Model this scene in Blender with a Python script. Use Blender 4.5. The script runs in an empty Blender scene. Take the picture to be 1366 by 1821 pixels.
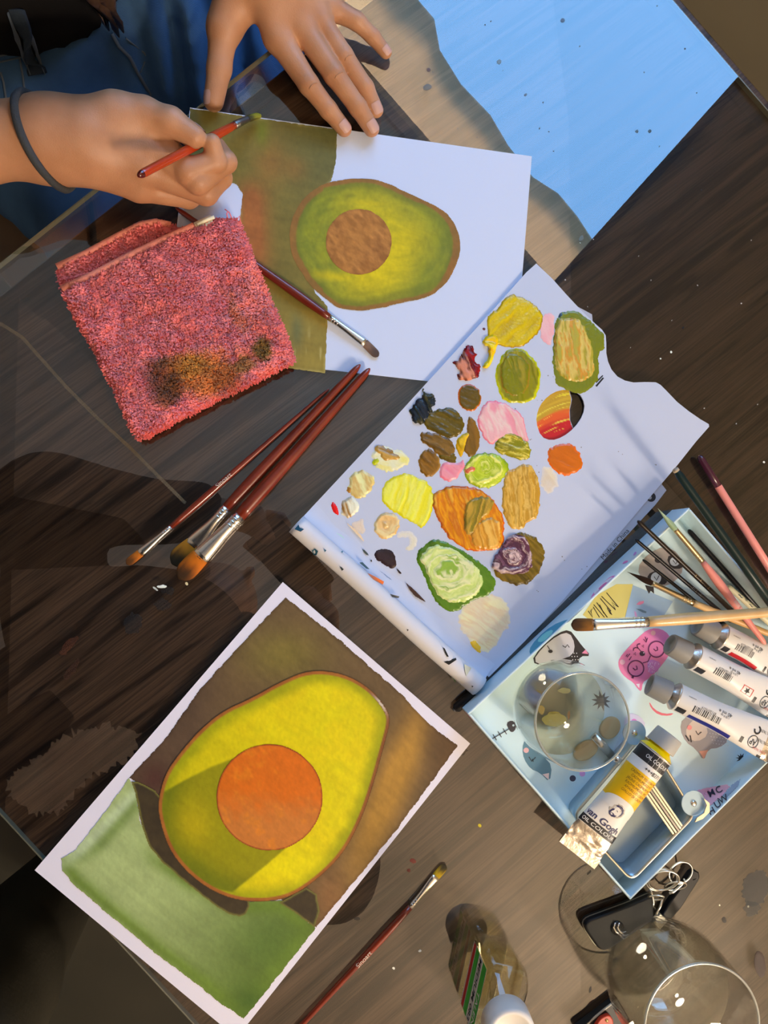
import bpy, bmesh, math, random
import numpy as np
from mathutils import Vector, Matrix
random.seed(7); RNG = np.random.default_rng(7)
scene = bpy.context.scene
C = scene.collection
# ------------------------------------------------------------------ camera
W, H = 1366, 1821                       # photograph frame in pixels
F, PITCH, ROLL, CAMH = 1368.0, 0.05601, -0.09874, 0.64369
_cp, _sp, _cr, _sr = math.cos(PITCH), math.sin(PITCH), math.cos(ROLL), math.sin(ROLL)
ROT = np.array([[_cr, 0, _sr], [0, 1, 0], [-_sr, 0, _cr]]) @ np.array([[1, 0, 0], [0, _cp, -_sp], [0, _sp, _cp]])
cam_d = bpy.data.cameras.new('camera'); cam = bpy.data.objects.new('camera', cam_d); C.objects.link(cam)
cam_d.sensor_fit = 'VERTICAL'; cam_d.sensor_height = 24.0; cam_d.lens = 24.0 * F / H
cam_d.clip_start = 0.02; cam_d.clip_end = 60
cam.matrix_world = Matrix.Translation((0, 0, CAMH)) @ Matrix([list(r) for r in ROT]).to_4x4()
scene.camera = cam
# ------------------------------------------------------------------ view and world
vs = scene.view_settings
vs.view_transform = 'Standard'; vs.look = 'None'; vs.gamma = 1.0; vs.use_curve_mapping = False
vs.exposure = 0.0
world = bpy.data.worlds.new('sky'); scene.world = world; world.use_nodes = True
bg = world.node_tree.nodes['Background']
bg.inputs['Color'].default_value = (0.235, 0.56, 1.10, 1); bg.inputs['Strength'].default_value = 7.2
# room axes: A runs along the window wall, N points from the table to the window
AX = np.array([0.669, -0.743]); NX = np.array([0.743, 0.669])
WALL_D = 1.02                            # window wall distance from below the camera, along N
CEIL = 1.75; FLOOR = -0.76
WIN_A0, WIN_A1, WIN_Z0, WIN_Z1 = -1.20, -0.095, 0.44, 1.62
def room(a, n, z=0.0): return np.array([a * AX[0] + n * NX[0], a * AX[1] + n * NX[1], z])
def add_light(name, kind, loc, target, energy, color, **kw):
    d = bpy.data.lights.new(name, kind); o = bpy.data.objects.new(name, d); C.objects.link(o)
    d.energy = energy; d.color = color
    for k, v in kw.items(): setattr(d, k, v)
    o.location = loc
    o.rotation_euler = (Vector(target) - Vector(loc)).to_track_quat('-Z', 'Y').to_euler()
    return o
# sun falling on the blind outside, warm lamp of the room, added fill for the table
sun = add_light('sun', 'SUN', (0, 0, 5), tuple(np.array([0, 0, 5]) + room(0.1, -0.40, -1.0)), 60.0, (1.0, 0.86, 0.68), angle=0.01)
lamp = add_light('room_lamp', 'POINT', (0.92, -1.10, 1.05), (0.2, -0.2, 0), 39.0, (1.0, 0.80, 0.58), shadow_soft_size=0.05)
table_fill = add_light('added_table_fill', 'AREA', (1.35, -1.75, 1.25), (0.0, -0.1, 0), 26.0, (1.0, 0.84, 0.68), shape='DISK', size=0.40)  # added fill disc that brightens the table directly, no lamp stands here
# light portal in the window opening
wc = room((WIN_A0 + WIN_A1) / 2, WALL_D + 0.02, (WIN_Z0 + WIN_Z1) / 2)
por = add_light('window_portal', 'AREA', tuple(wc), tuple(wc + room(0, -1)), 1.0, (1, 1, 1), shape='RECTANGLE', size=WIN_A1 - WIN_A0, size_y=WIN_Z1 - WIN_Z0)
por.data.cycles.is_portal = True

# ------------------------------------------------------------------ pixel helpers
def P(px, py, z=0.0):
    d = ROT @ np.array([(px - W / 2) / F, -(py - H / 2) / F, -1.0])
    t = (CAMH - z) / -d[2]
    return np.array([d[0] * t, d[1] * t, z])
def PV(px, py, z):                       # vectorised
    px = np.asarray(px, float); py = np.asarray(py, float); z = np.broadcast_to(np.asarray(z, float), px.shape)
    d = np.stack([(px - W / 2) / F, -(py - H / 2) / F, -np.ones_like(px)], -1) @ ROT.T
    t = (CAMH - z) / -d[..., 2]
    return np.stack([d[..., 0] * t, d[..., 1] * t, z], -1)
def SC(z=0.0): return (CAMH - z) / F     # metres per pixel at height z (near enough)
def cr(ox, oy, s, pts): return [(ox + x / s, oy + y / s) for x, y in pts]
def proj(p):
    q = (np.asarray(p) - np.array([0, 0, CAMH])) @ ROT
    return np.stack([W / 2 + F * q[..., 0] / -q[..., 2], H / 2 - F * q[..., 1] / -q[..., 2]], -1)

# ------------------------------------------------------------------ colour
def lin(c):
    c = np.asarray(c, float) / 255.0
    return np.where(c <= 0.04045, c / 12.92, ((c + 0.055) / 1.055) ** 2.4)
WREF1, WREF2, WREF3, WREF4 = (206, 202, 244), (226, 217, 238), (202, 202, 236), (222, 216, 212)
def alb(c, ref=WREF1, k=0.84): return np.clip(lin(c) / lin(ref) * k, 0.0, 0.95)

# ------------------------------------------------------------------ noise (numpy)
def vnoise(x, y, seed=0):
    x = np.asarray(x, float); y = np.asarray(y, float)
    xi = np.floor(x).astype(np.int64); yi = np.floor(y).astype(np.int64)
    fx = x - xi; fy = y - yi; fx = fx * fx * (3 - 2 * fx); fy = fy * fy * (3 - 2 * fy)
    def h(a, b):
        n = (a * 374761393 + b * 668265263 + seed * 1442695041) & 0xffffffff
        n = ((n ^ (n >> 13)) * 1274126177) & 0xffffffff
        return ((n ^ (n >> 16)) & 0xffff) / 65535.0
    return (h(xi, yi) * (1 - fx) + h(xi + 1, yi) * fx) * (1 - fy) + (h(xi, yi + 1) * (1 - fx) + h(xi + 1, yi + 1) * fx) * fy
def fbm(x, y, seed=0, o=4):
    s = 0; a = 0.5; t = 0
    for i in range(o):
        s = s + a * vnoise(x * 2 ** i, y * 2 ** i, seed + i * 17); t += a; a *= 0.55
    return s / t
def sstep(a, b, x):
    t = np.clip((x - a) / (b - a), 0, 1); return t * t * (3 - 2 * t)
def mix(a, b, t):
    t = np.asarray(t)[..., None]; return np.asarray(a) * (1 - t) + np.asarray(b) * t

# ------------------------------------------------------------------ polygons
def smooth_poly(p, n=2):
    p = np.asarray(p, float)
    for _ in range(n):
        q = np.roll(p, -1, 0); p = np.stack([0.75 * p + 0.25 * q, 0.25 * p + 0.75 * q], 1).reshape(-1, 2)
    return p
def rough_poly(p, amp, freq, seed=0, seg=3.0):
    p = np.asarray(p, float); out = []
    for a, b in zip(p, np.roll(p, -1, 0)):
        n = max(1, int(np.hypot(*(b - a)) / seg))
        for i in range(n): out.append(a + (b - a) * i / n)
    p = np.array(out); t = np.roll(p, -1, 0) - np.roll(p, 1, 0)
    nn = np.stack([t[:, 1], -t[:, 0]], 1); nn /= np.linalg.norm(nn, axis=1)[:, None] + 1e-9
    d = (fbm(p[:, 0] * freq, p[:, 1] * freq, seed, 3) - 0.5) * 2 * amp
    return p + nn * d[:, None]
def nearest(px, py, poly):
    """signed distance (inside > 0) and nearest boundary point"""
    poly = np.asarray(poly, float); a = poly; b = np.roll(poly, -1, 0)
    pts = np.stack([px, py], -1).reshape(-1, 2)
    best = np.full(len(pts), 1e18); near = np.zeros_like(pts); ins = np.zeros(len(pts), bool)
    for (x0, y0), (x1, y1) in zip(a, b):
        dx, dy = x1 - x0, y1 - y0; L = dx * dx + dy * dy + 1e-12
        t = np.clip(((pts[:, 0] - x0) * dx + (pts[:, 1] - y0) * dy) / L, 0, 1)
        qx = x0 + t * dx; qy = y0 + t * dy
        d = (pts[:, 0] - qx) ** 2 + (pts[:, 1] - qy) ** 2
        m = d < best; best[m] = d[m]; near[m, 0] = qx[m]; near[m, 1] = qy[m]
        if y0 != y1:
            c = ((y0 > pts[:, 1]) != (y1 > pts[:, 1])) & (pts[:, 0] < (x1 - x0) * (pts[:, 1] - y0) / (y1 - y0) + x0)
            ins ^= c
    sd = np.sqrt(best) * np.where(ins, 1, -1)
    return sd.reshape(np.shape(px)), near.reshape(np.shape(px) + (2,))
def sdist(px, py, poly): return nearest(px, py, poly)[0]

# ------------------------------------------------------------------ objects
ORIG = {}
def thing(name, label, cat, loc=(0, 0, 0), group=None):
    o = bpy.data.objects.new(name, None); C.objects.link(o); o.location = tuple(loc); o.empty_display_size = 0.02
    o['label'] = label; o['category'] = cat
    if group: o['group'] = group
    ORIG[o] = np.array(loc, float); return o
def tag(o, label=None, cat=None, group=None, kind=None):
    for k, v in (('label', label), ('category', cat), ('group', group), ('kind', kind)):
        if v: o[k] = v
    return o
def root_of(o):
    while o.parent: o = o.parent
    return o
def obj(name, verts, faces, mat, parent=None, smooth=True, col=None, origin=None, label=None, kind=None, mats=None, fmat=None):
    v = np.asarray(verts, float)
    if parent is not None: off = ORIG.get(root_of(parent), np.zeros(3))
    else: off = np.array(origin, float) if origin is not None else np.zeros(3)
    me = bpy.data.meshes.new(name)
    fa = faces.tolist() if isinstance(faces, np.ndarray) else faces
    me.from_pydata((v - off).tolist(), [], fa); me.validate(clean_customdata=False)
    if col is not None:
        at = me.color_attributes.new('Col', 'FLOAT_COLOR', 'POINT')
        c = np.ones((len(v), 4), np.float32); c[:, :3] = col
        at.data.foreach_set('color', c.ravel())
    if smooth: me.polygons.foreach_set('use_smooth', [True] * len(me.polygons))
    if mats:
        for m in mats: me.materials.append(m)
        me.polygons.foreach_set('material_index', fmat)
    elif mat is not None: me.materials.append(mat)
    o = bpy.data.objects.new(name, me); C.objects.link(o)
    if parent is not None: o.parent = parent
    elif origin is not None: o.location = tuple(off); ORIG[o] = off
    if label: o['label'] = label
    if kind: o['kind'] = kind
    return o
def autosmooth(o, ang=35):
    me = o.data; bm = bmesh.new(); bm.from_mesh(me)
    for e in bm.edges:
        if len(e.link_faces) == 2 and e.calc_face_angle(0) > math.radians(ang): e.smooth = False
    bm.to_mesh(me); bm.free(); return o

# ------------------------------------------------------------------ materials
MATS = {}
def nodes(name):
    m = bpy.data.materials.new(name); m.use_nodes = True; nt = m.node_tree
    return m, nt, nt.nodes['Principled BSDF']
def add_noise_bump(nt, b, scale, strength, dist=0.001, detail=4, stretch=None):
    tc = nt.nodes.new('ShaderNodeTexCoord'); nz = nt.nodes.new('ShaderNodeTexNoise'); bp = nt.nodes.new('ShaderNodeBump')
    nz.inputs['Scale'].default_value = scale; nz.inputs['Detail'].default_value = detail
    bp.inputs['Strength'].default_value = strength; bp.inputs['Distance'].default_value = dist
    src = tc.outputs['Object']
    if stretch is not None:
        mp = nt.nodes.new('ShaderNodeMapping'); mp.inputs['Scale'].default_value = stretch[0]; mp.inputs['Rotation'].default_value = stretch[1]
        nt.links.new(src, mp.inputs['Vector']); src = mp.outputs['Vector']
    nt.links.new(src, nz.inputs['Vector']); nt.links.new(nz.outputs['Fac'], bp.inputs['Height']); nt.links.new(bp.outputs['Normal'], b.inputs['Normal'])
    return nz
def M(name, color=(0.5, 0.5, 0.5), rough=0.5, metal=0.0, spec=0.5, bump=None, var=None, attr=False, coat=0.0, sss=None, stretch=None, var_scale=60, trans=0.0, ior=1.5, alpha=1.0, sheen=0.0):
    if name in MATS: return MATS[name]
    m, nt, b = nodes(name)
    color = tuple(float(x) for x in color)
    b.inputs['Roughness'].default_value = rough; b.inputs['Metallic'].default_value = metal
    b.inputs['Specular IOR Level'].default_value = spec; b.inputs['Coat Weight'].default_value = coat
    b.inputs['IOR'].default_value = ior; b.inputs['Transmission Weight'].default_value = trans; b.inputs['Alpha'].default_value = alpha
    b.inputs['Coat Roughness'].default_value = 0.08; b.inputs['Sheen Weight'].default_value = sheen
    b.inputs['Base Color'].default_value = color + (1,)
    if attr:
        a = nt.nodes.new('ShaderNodeAttribute'); a.attribute_name = 'Col'; nt.links.new(a.outputs['Color'], b.inputs['Base Color'])
    elif var is not None:
        tc = nt.nodes.new('ShaderNodeTexCoord'); nz = nt.nodes.new('ShaderNodeTexNoise'); rp = nt.nodes.new('ShaderNodeValToRGB')
        nz.inputs['Scale'].default_value = var_scale; nz.inputs['Detail'].default_value = 5
        src = tc.outputs['Object']
        if stretch is not None:
            mp = nt.nodes.new('ShaderNodeMapping'); mp.inputs['Scale'].default_value = stretch[0]; mp.inputs['Rotation'].default_value = stretch[1]
            nt.links.new(src, mp.inputs['Vector']); src = mp.outputs['Vector']
        nt.links.new(src, nz.inputs['Vector']); nt.links.new(nz.outputs['Fac'], rp.inputs['Fac'])
        rp.color_ramp.elements[0].position = 0.3; rp.color_ramp.elements[1].position = 0.7
        rp.color_ramp.elements[0].color = color + (1,); rp.color_ramp.elements[1].color = tuple(float(x) for x in var) + (1,)
        nt.links.new(rp.outputs['Color'], b.inputs['Base Color'])
    if bump: add_noise_bump(nt, b, bump[0], bump[1], bump[2] if len(bump) > 2 else 0.001, stretch=stretch)
    if sss:
        b.inputs['Subsurface Weight'].default_value = sss[0]; b.inputs['Subsurface Radius'].default_value = (1.0, 0.35, 0.2); b.inputs['Subsurface Scale'].default_value = sss[1]
    MATS[name] = m; return m
def glass_mat(name, tint=(1, 1, 1), ior=1.5, rough=0.0, absorb=0.0, boost=1.0):
    """clear glass that lets light through: fresnel reflection over a tinted transparent body"""
    if name in MATS: return MATS[name]
    m = bpy.data.materials.new(name); m.use_nodes = True; nt = m.node_tree; nt.nodes.clear()
    out = nt.nodes.new('ShaderNodeOutputMaterial'); mx = nt.nodes.new('ShaderNodeMixShader')
    fr = nt.nodes.new('ShaderNodeFresnel'); ge = nt.nodes.new('ShaderNodeNewGeometry'); mi = nt.nodes.new('ShaderNodeMapRange')
    mi.inputs['To Min'].default_value = ior; mi.inputs['To Max'].default_value = 1 / ior      # the same reflectance from both sides of the sheet
    nt.links.new(ge.outputs['Backfacing'], mi.inputs['Value']); nt.links.new(mi.outputs['Result'], fr.inputs['IOR'])
    tr = nt.nodes.new('ShaderNodeBsdfTransparent'); tr.inputs['Color'].default_value = tint + (1,)
    gl = nt.nodes.new('ShaderNodeBsdfGlossy'); gl.inputs['Roughness'].default_value = rough; gl.inputs['Color'].default_value = (1, 1, 1, 1)
    mu = nt.nodes.new('ShaderNodeMath'); mu.operation = 'MULTIPLY'; mu.use_clamp = True; mu.inputs[1].default_value = boost
    nt.links.new(fr.outputs[0], mu.inputs[0]); nt.links.new(mu.outputs[0], mx.inputs[0])
    nt.links.new(tr.outputs[0], mx.inputs[1]); nt.links.new(gl.outputs[0], mx.inputs[2]); nt.links.new(mx.outputs[0], out.inputs['Surface'])
    MATS[name] = m; return m

# ------------------------------------------------------------------ mesh builders (return verts, faces)
def tube(pts, rad, n=12, flat=None, cap=True, up=None):
    """sweep a circle (or ellipse: rad = list of (rw, rh)) along points"""
    pts = np.asarray(pts, float); k = len(pts)
    rad = [rad] * k if np.isscalar(rad) else list(rad)
    tg = np.gradient(pts, axis=0); tg /= np.linalg.norm(tg, axis=1)[:, None] + 1e-12
    u = np.array(up if up is not None else (0, 0, 1), float)
    v = []; f = []
    for i in range(k):
        s = np.cross(tg[i], u)
        if np.linalg.norm(s) < 1e-3: s = np.cross(tg[i], np.array([0, 1, 0.0]))
        s /= np.linalg.norm(s); w = np.cross(s, tg[i])
        r = rad[i]; rw, rh = (r, r) if np.isscalar(r) else r
        for j in range(n):
            a = 2 * math.pi * j / n
            v.append(pts[i] + s * math.cos(a) * rw + w * math.sin(a) * rh)
    for i in range(k - 1):
        for j in range(n):
            f.append([i * n + j, i * n + (j + 1) % n, (i + 1) * n + (j + 1) % n, (i + 1) * n + j])
    if cap:
        f.append(list(range(n))[::-1]); f.append([(k - 1) * n + j for j in range(n)])
    return np.array(v), f
def lathe(prof, n=40, center=(0, 0, 0), axis=None):
    prof = np.asarray(prof, float); k = len(prof); v = []; f = []
    for r, z in prof:
        for j in range(n):
            a = 2 * math.pi * j / n; v.append((r * math.cos(a), r * math.sin(a), z))
    v = np.array(v)
    for i in range(k - 1):
        for j in range(n):
            f.append([i * n + j, i * n + (j + 1) % n, (i + 1) * n + (j + 1) % n, (i + 1) * n + j])
    if axis is not None:
        q = Vector((0, 0, 1)).rotation_difference(Vector(axis)).to_matrix(); v = v @ np.array(q).T
    return v + np.asarray(center, float), f
def prism(poly, z0, z1):
    """poly: world xy list; both caps and sides"""
    poly = np.asarray(poly, float)[:, :2]
    ar = 0.5 * np.sum(poly[:, 0] * np.roll(poly[:, 1], -1) - poly[:, 1] * np.roll(poly[:, 0], -1))
    if ar < 0: poly = poly[::-1]
    n = len(poly); v = np.vstack([np.c_[poly, np.full(n, z0)], np.c_[poly, np.full(n, z1)]])
    f = [list(range(n))[::-1], [n + i for i in range(n)]] + [[i, (i + 1) % n, n + (i + 1) % n, n + i] for i in range(n)]
    return v, f
def merge(*parts):
    vs, fs, o = [], [], 0
    for v, f in parts:
        vs.append(np.asarray(v)); fs += [[i + o for i in q] for q in (f.tolist() if isinstance(f, np.ndarray) else f)]; o += len(v)
    return np.vstack(vs), fs
def box(c, sx, sy, sz, rot=0.0):
    x = np.array([[-1, -1], [1, -1], [1, 1], [-1, 1]]) * np.array([sx, sy]) / 2
    R = np.array([[math.cos(rot), -math.sin(rot)], [math.sin(rot), math.cos(rot)]])
    return prism(x @ R.T + np.array(c[:2]), c[2] - sz / 2, c[2] + sz / 2)
def bevel(o, w, seg=2, ang=30):
    md = o.modifiers.new('bevel', 'BEVEL'); md.width = w; md.segments = seg; md.limit_method = 'ANGLE'; md.angle_limit = math.radians(ang); return o
def patch_grid(poly, step):
    """regular grid clipped to a pixel polygon, rim vertices snapped on the outline"""
    poly = np.asarray(poly, float); lo = poly.min(0) - step; hi = poly.max(0) + step
    xs = np.arange(lo[0], hi[0] + step, step); ys = np.arange(lo[1], hi[1] + step, step)
    X, Y = np.meshgrid(xs, ys); sd, nr = nearest(X, Y, poly)
    keep = sd > -0.72 * step
    q = keep[:-1, :-1] & keep[1:, :-1] & keep[:-1, 1:] & keep[1:, 1:]
    snap = sd < 0.2 * step
    X = np.where(snap, nr[..., 0], X); Y = np.where(snap, nr[..., 1], Y)
    idx = np.arange(X.size).reshape(X.shape)
    f = np.stack([idx[:-1, :-1][q], idx[1:, :-1][q], idx[1:, 1:][q], idx[:-1, 1:][q]], 1)
    used = np.unique(f); mp = np.full(X.size, -1); mp[used] = np.arange(len(used))
    return X.ravel()[used], Y.ravel()[used], np.maximum(sd.ravel()[used], 0), mp[f]
def patch(name, poly, z, step, colfn, mat, parent, hfn=None, label=None, kind=None):
    x, y, sd, f = patch_grid(poly, step)
    h = hfn(x, y, sd) if hfn else 0.0
    v = PV(x, y, z + h)
    c = colfn(x, y, sd) if callable(colfn) else np.broadcast_to(colfn, (len(x), 3))
    if name.startswith('painted_'): c = c * (.90 + .20 * fbm(x * .21 + y * .05, y * .13 - x * .07, 77, 2))[:, None]      # brush texture
    return obj(name, v, f, mat, parent, col=c, label=label, kind=kind)
def flat(name, poly, z, mat, parent, label=None):
    """one thin n-gon decal in a horizontal plane from pixels"""
    p = np.asarray(poly, float); v = PV(p[:, 0], p[:, 1], z)
    ar = 0.5 * np.sum(v[:, 0] * np.roll(v[:, 1], -1) - v[:, 1] * np.roll(v[:, 0], -1))
    f = list(range(len(v)))
    return obj(name, v, [f if ar > 0 else f[::-1]], mat, parent, smooth=False, label=label)
def line_mesh(pts_px, w, z):
    """ribbon of width w pixels following pixel points, flat"""
    p = np.asarray(pts_px, float); t = np.gradient(p, axis=0); t /= np.linalg.norm(t, axis=1)[:, None] + 1e-9
    n = np.stack([-t[:, 1], t[:, 0]], 1) * w / 2
    a = PV(*(p + n).T, z); b = PV(*(p - n).T, z); k = len(p)
    return np.vstack([a, b]), [[i, i + 1, k + i + 1, k + i] for i in range(k - 1)]
def circ(cx, cy, r, n=24, ry=None, a0=0, a1=2 * math.pi, rot=0):
    ry = ry or r; full = abs(a1 - a0 - 2 * math.pi) < 1e-6
    t = np.linspace(a0, a1, n, endpoint=not full); c, s = math.cos(rot), math.sin(rot)
    return [(cx + r * math.cos(q) * c - ry * math.sin(q) * s, cy + r * math.cos(q) * s + ry * math.sin(q) * c) for q in t]
_font_cache = {}
def text_mesh(s, size=1.0, align='CENTER', xs=1.0, bold=0.0):
    """lettering as a flat mesh in XY, size in the caller's unit"""
    k = (s, align, bold)
    if k not in _font_cache:
        cu = bpy.data.curves.new('lettering', 'FONT'); cu.body = s; cu.align_x = align; cu.align_y = 'CENTER'; cu.resolution_u = 3; cu.offset = bold
        o = bpy.data.objects.new('lettering', cu); C.objects.link(o)
        me = bpy.data.meshes.new_from_object(o.evaluated_get(bpy.context.evaluated_depsgraph_get()))
        v = np.array([q.co[:] for q in me.vertices]); f = [list(p.vertices) for p in me.polygons]
        bpy.data.objects.remove(o); bpy.data.curves.remove(cu); bpy.data.meshes.remove(me)
        _font_cache[k] = (v, f)
    v, f = _font_cache[k]; v = v.copy() * size; v[:, 0] *= xs
    return v, f
def text_px(name, s, cx, cy, dx, dy, size_px, z, mat, parent, xs=1.0, bold=0.0, flip=False):
    """lettering lying in a horizontal plane; (dx,dy) reading direction in pixels"""
    v, f = text_mesh(s, size_px, xs=xs, bold=bold); L = math.hypot(dx, dy); dx /= L; dy /= L
    px = cx + v[:, 0] * dx + v[:, 1] * dy; py = cy + v[:, 0] * dy - v[:, 1] * dx
    return obj(name, PV(px, py, z), f, mat, parent, smooth=False)

# ------------------------------------------------------------------ signed distance bodies
def surfnet(fn, lo, hi, h):
    lo = np.array(lo, float); n = np.ceil((np.array(hi) - lo) / h).astype(int) + 1
    ax = [lo[i] + np.arange(n[i]) * h for i in range(3)]
    G = np.stack(np.meshgrid(*ax, indexing='ij'), -1); D = fn(G.reshape(-1, 3)).reshape(G.shape[:3])
    acc = np.zeros(tuple(n - 1) + (3,)); cnt = np.zeros(tuple(n - 1))
    cs = n - 1
    def sl(off): return tuple(slice(o, o + c) for o, c in zip(off, cs))
    crn = [(a, b, c) for a in (0, 1) for b in (0, 1) for c in (0, 1)]
    for a in crn:
        for d in range(3):
            if a[d]: continue
            b = list(a); b[d] = 1
            d0 = D[sl(a)]; d1 = D[sl(b)]; m = (d0 < 0) != (d1 < 0)
            t = np.where(m, d0 / np.where(m, d0 - d1, 1), 0)
            for e in range(3): acc[..., e] += m * (a[e] + (t if e == d else 0))
            cnt += m
    act = cnt > 0; idx = np.full(act.shape, -1); idx[act] = np.arange(act.sum())
    ii = np.stack(np.nonzero(act), -1); V = lo + (ii + acc[act] / cnt[act][:, None]) * h
    Fs = []
    for d in range(3):
        u, w = [(1, 2), (2, 0), (0, 1)][d]
        s0 = [slice(None)] * 3; s1 = [slice(None)] * 3; s0[d] = slice(0, n[d] - 1); s1[d] = slice(1, n[d])
        a = D[tuple(s0)] < 0; b = D[tuple(s1)] < 0; ch = a != b
        for e in (u, w):
            k = [slice(None)] * 3; k[e] = 0; ch[tuple(k)] = False
            k[e] = -1; ch[tuple(k)] = False
        q = np.stack(np.nonzero(ch), -1); fl = a[ch]
        def at(du, dw):
            r = q.copy(); r[:, u] += du; r[:, w] += dw; return idx[r[:, 0], r[:, 1], r[:, 2]]
        quad = np.stack([at(-1, -1), at(0, -1), at(0, 0), at(-1, 0)], 1)
        quad[~fl] = quad[~fl][:, ::-1]
        Fs.append(quad)
    Fa = np.vstack(Fs); Fa = Fa[(Fa >= 0).all(1)]
    return V, Fa
def cone_sd(p, a, b, ra, rb):
    a = np.asarray(a, float); b = np.asarray(b, float); ba = b - a
    t = np.clip((p - a) @ ba / (ba @ ba + 1e-12), 0, 1)
    return np.linalg.norm(p - a - t[:, None] * ba, axis=1) - (ra + (rb - ra) * t)
def smin(a, b, k):
    if k <= 0: return np.minimum(a, b)
    hh = np.clip(0.5 + 0.5 * (b - a) / k, 0, 1); return b + (a - b) * hh - k * hh * (1 - hh)
def ell_sd(p, c, r, R=None):
    q = p - np.asarray(c); q = q @ R if R is not None else q
    r = np.asarray(r, float); k0 = np.linalg.norm(q / r, axis=1); k1 = np.linalg.norm(q / r ** 2, axis=1)
    return k0 * (k0 - 1) / (k1 + 1e-9)

# ================================================================== the room
def rbox(a0, a1, n0, n1, z0, z1): return prism([room(a0, n0)[:2], room(a1, n0)[:2], room(a1, n1)[:2], room(a0, n1)[:2]], z0, z1)
RA0, RA1, RN0 = -1.9, 2.3, -2.1
m_wall = M('plaster', (0.72, 0.62, 0.48), 0.9, var=(0.66, 0.57, 0.44), var_scale=6, bump=(180, 0.15))
m_ceil = M('ceiling_paint', (0.82, 0.70, 0.54), 0.9, var=(0.78, 0.66, 0.50), var_scale=5)
m_floor = M('floor_tile_dark', (0.016, 0.017, 0.011), 0.55, var=(0.026, 0.025, 0.016), var_scale=9, bump=(60, 0.1))
def struct(name, vf, mat, parent=None):
    o = obj(name, vf[0], vf[1], mat, parent, smooth=False)
    if parent is None: o['kind'] = 'structure'
    return o
struct('floor', rbox(RA0, RA1, RN0, WALL_D, FLOOR - 0.05, FLOOR), m_floor)
struct('ceiling', rbox(RA0, RA1, RN0, WALL_D, CEIL, CEIL + 0.1), m_ceil)
WT = 0.10
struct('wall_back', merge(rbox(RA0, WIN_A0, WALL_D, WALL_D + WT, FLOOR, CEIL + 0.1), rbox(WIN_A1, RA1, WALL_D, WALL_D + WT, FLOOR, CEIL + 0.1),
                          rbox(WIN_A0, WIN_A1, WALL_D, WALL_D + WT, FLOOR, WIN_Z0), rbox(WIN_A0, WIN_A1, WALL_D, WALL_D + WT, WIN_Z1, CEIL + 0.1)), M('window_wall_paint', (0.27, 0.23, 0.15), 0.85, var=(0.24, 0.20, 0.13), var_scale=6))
struct('wall_front', rbox(RA0, RA1, RN0 - 0.1, RN0, FLOOR, CEIL + 0.1), m_wall)
struct('wall_left', rbox(RA0 - 0.1, RA0, RN0, WALL_D, FLOOR, CEIL + 0.1), m_wall)
struct('wall_right', rbox(RA1, RA1 + 0.1, RN0, WALL_D, FLOOR, CEIL + 0.1), m_wall)
m_frame = M('window_frame_dark', (0.05, 0.045, 0.04), 0.4)
fw = 0.022
win = struct('window_1', merge(rbox(WIN_A0, WIN_A0 + fw, WALL_D + .04, WALL_D + .07, WIN_Z0, WIN_Z1), rbox(WIN_A1 - fw, WIN_A1, WALL_D + .04, WALL_D + .07, WIN_Z0, WIN_Z1),
                               rbox(WIN_A0 + fw, WIN_A1 - fw, WALL_D + .04, WALL_D + .07, WIN_Z0, WIN_Z0 + fw), rbox(WIN_A0 + fw, WIN_A1 - fw, WALL_D + .04, WALL_D + .07, WIN_Z1 - fw, WIN_Z1)), m_frame)
struct('window_sill', rbox(WIN_A0 - .02, WIN_A1 + .0, WALL_D - .01, WALL_D + WT, WIN_Z0 - .02, WIN_Z0 - .001), m_wall, win)
# awning cloth hanging outside the window, its wavy hem mirrored in the table glass
def mirror_pt(px, py, D):
    q = P(px, py, 0)[:2]; k = D / (q @ NX); return (q @ AX) * k, CAMH * (k - 1)
hem_px = cr(640, 0, 1.8815, [(120, -40), (195, 0), (240, 70), (265, 170), (340, 280), (430, 390), (490, 490), (580, 590), (660, 650), (720, 730), (775, 795), (800, 830)])
BD = WALL_D + 0.16
hem = [mirror_pt(x, y, BD) for x, y in hem_px]
hem = [(-1.7, hem[0][1] - 0.05), (-1.2, hem[0][1] - 0.03)] + hem + [(0.12, hem[-1][1] + .05)]
m_awn = bpy.data.materials.new('awning_canvas'); m_awn.use_nodes = True
nt = m_awn.node_tree; nt.nodes.clear(); _o = nt.nodes.new('ShaderNodeOutputMaterial'); _a = nt.nodes.new('ShaderNodeAddShader')
_d = nt.nodes.new('ShaderNodeBsdfDiffuse'); _t = nt.nodes.new('ShaderNodeBsdfTranslucent')
_d.inputs['Color'].default_value = (0.40, 0.34, 0.27, 1); _t.inputs['Color'].default_value = (0.56, 0.45, 0.32, 1)
nt.links.new(_d.outputs[0], _a.inputs[0]); nt.links.new(_t.outputs[0], _a.inputs[1]); nt.links.new(_a.outputs[0], _o.inputs['Surface'])
av, af = [], []
for i, (a, z) in enumerate(hem):
    wv = 0.006 * math.sin(i * 1.9)
    for k in range(5): av.append(room(a, BD + wv * (1 - k / 4), z + (1.95 - z) * k / 4))
    for k in range(5): av.append(room(a, BD + wv * (1 - k / 4) + .004, z + (1.95 - z) * k / 4))
for i in range(len(hem) - 1):
    b = i * 10
    for k in range(4): af.append([b + k, b + 10 + k, b + 11 + k, b + 1 + k]); af.append([b + 6 + k, b + 16 + k, b + 15 + k, b + 5 + k])
    af.append([b, b + 5, b + 15, b + 10])
aw = obj('window_awning', av, af, m_awn, None, origin=room(-0.5, BD, 1.95)); tag(aw, 'tan canvas awning with wavy hem hanging outside the window', 'awning')

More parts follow.
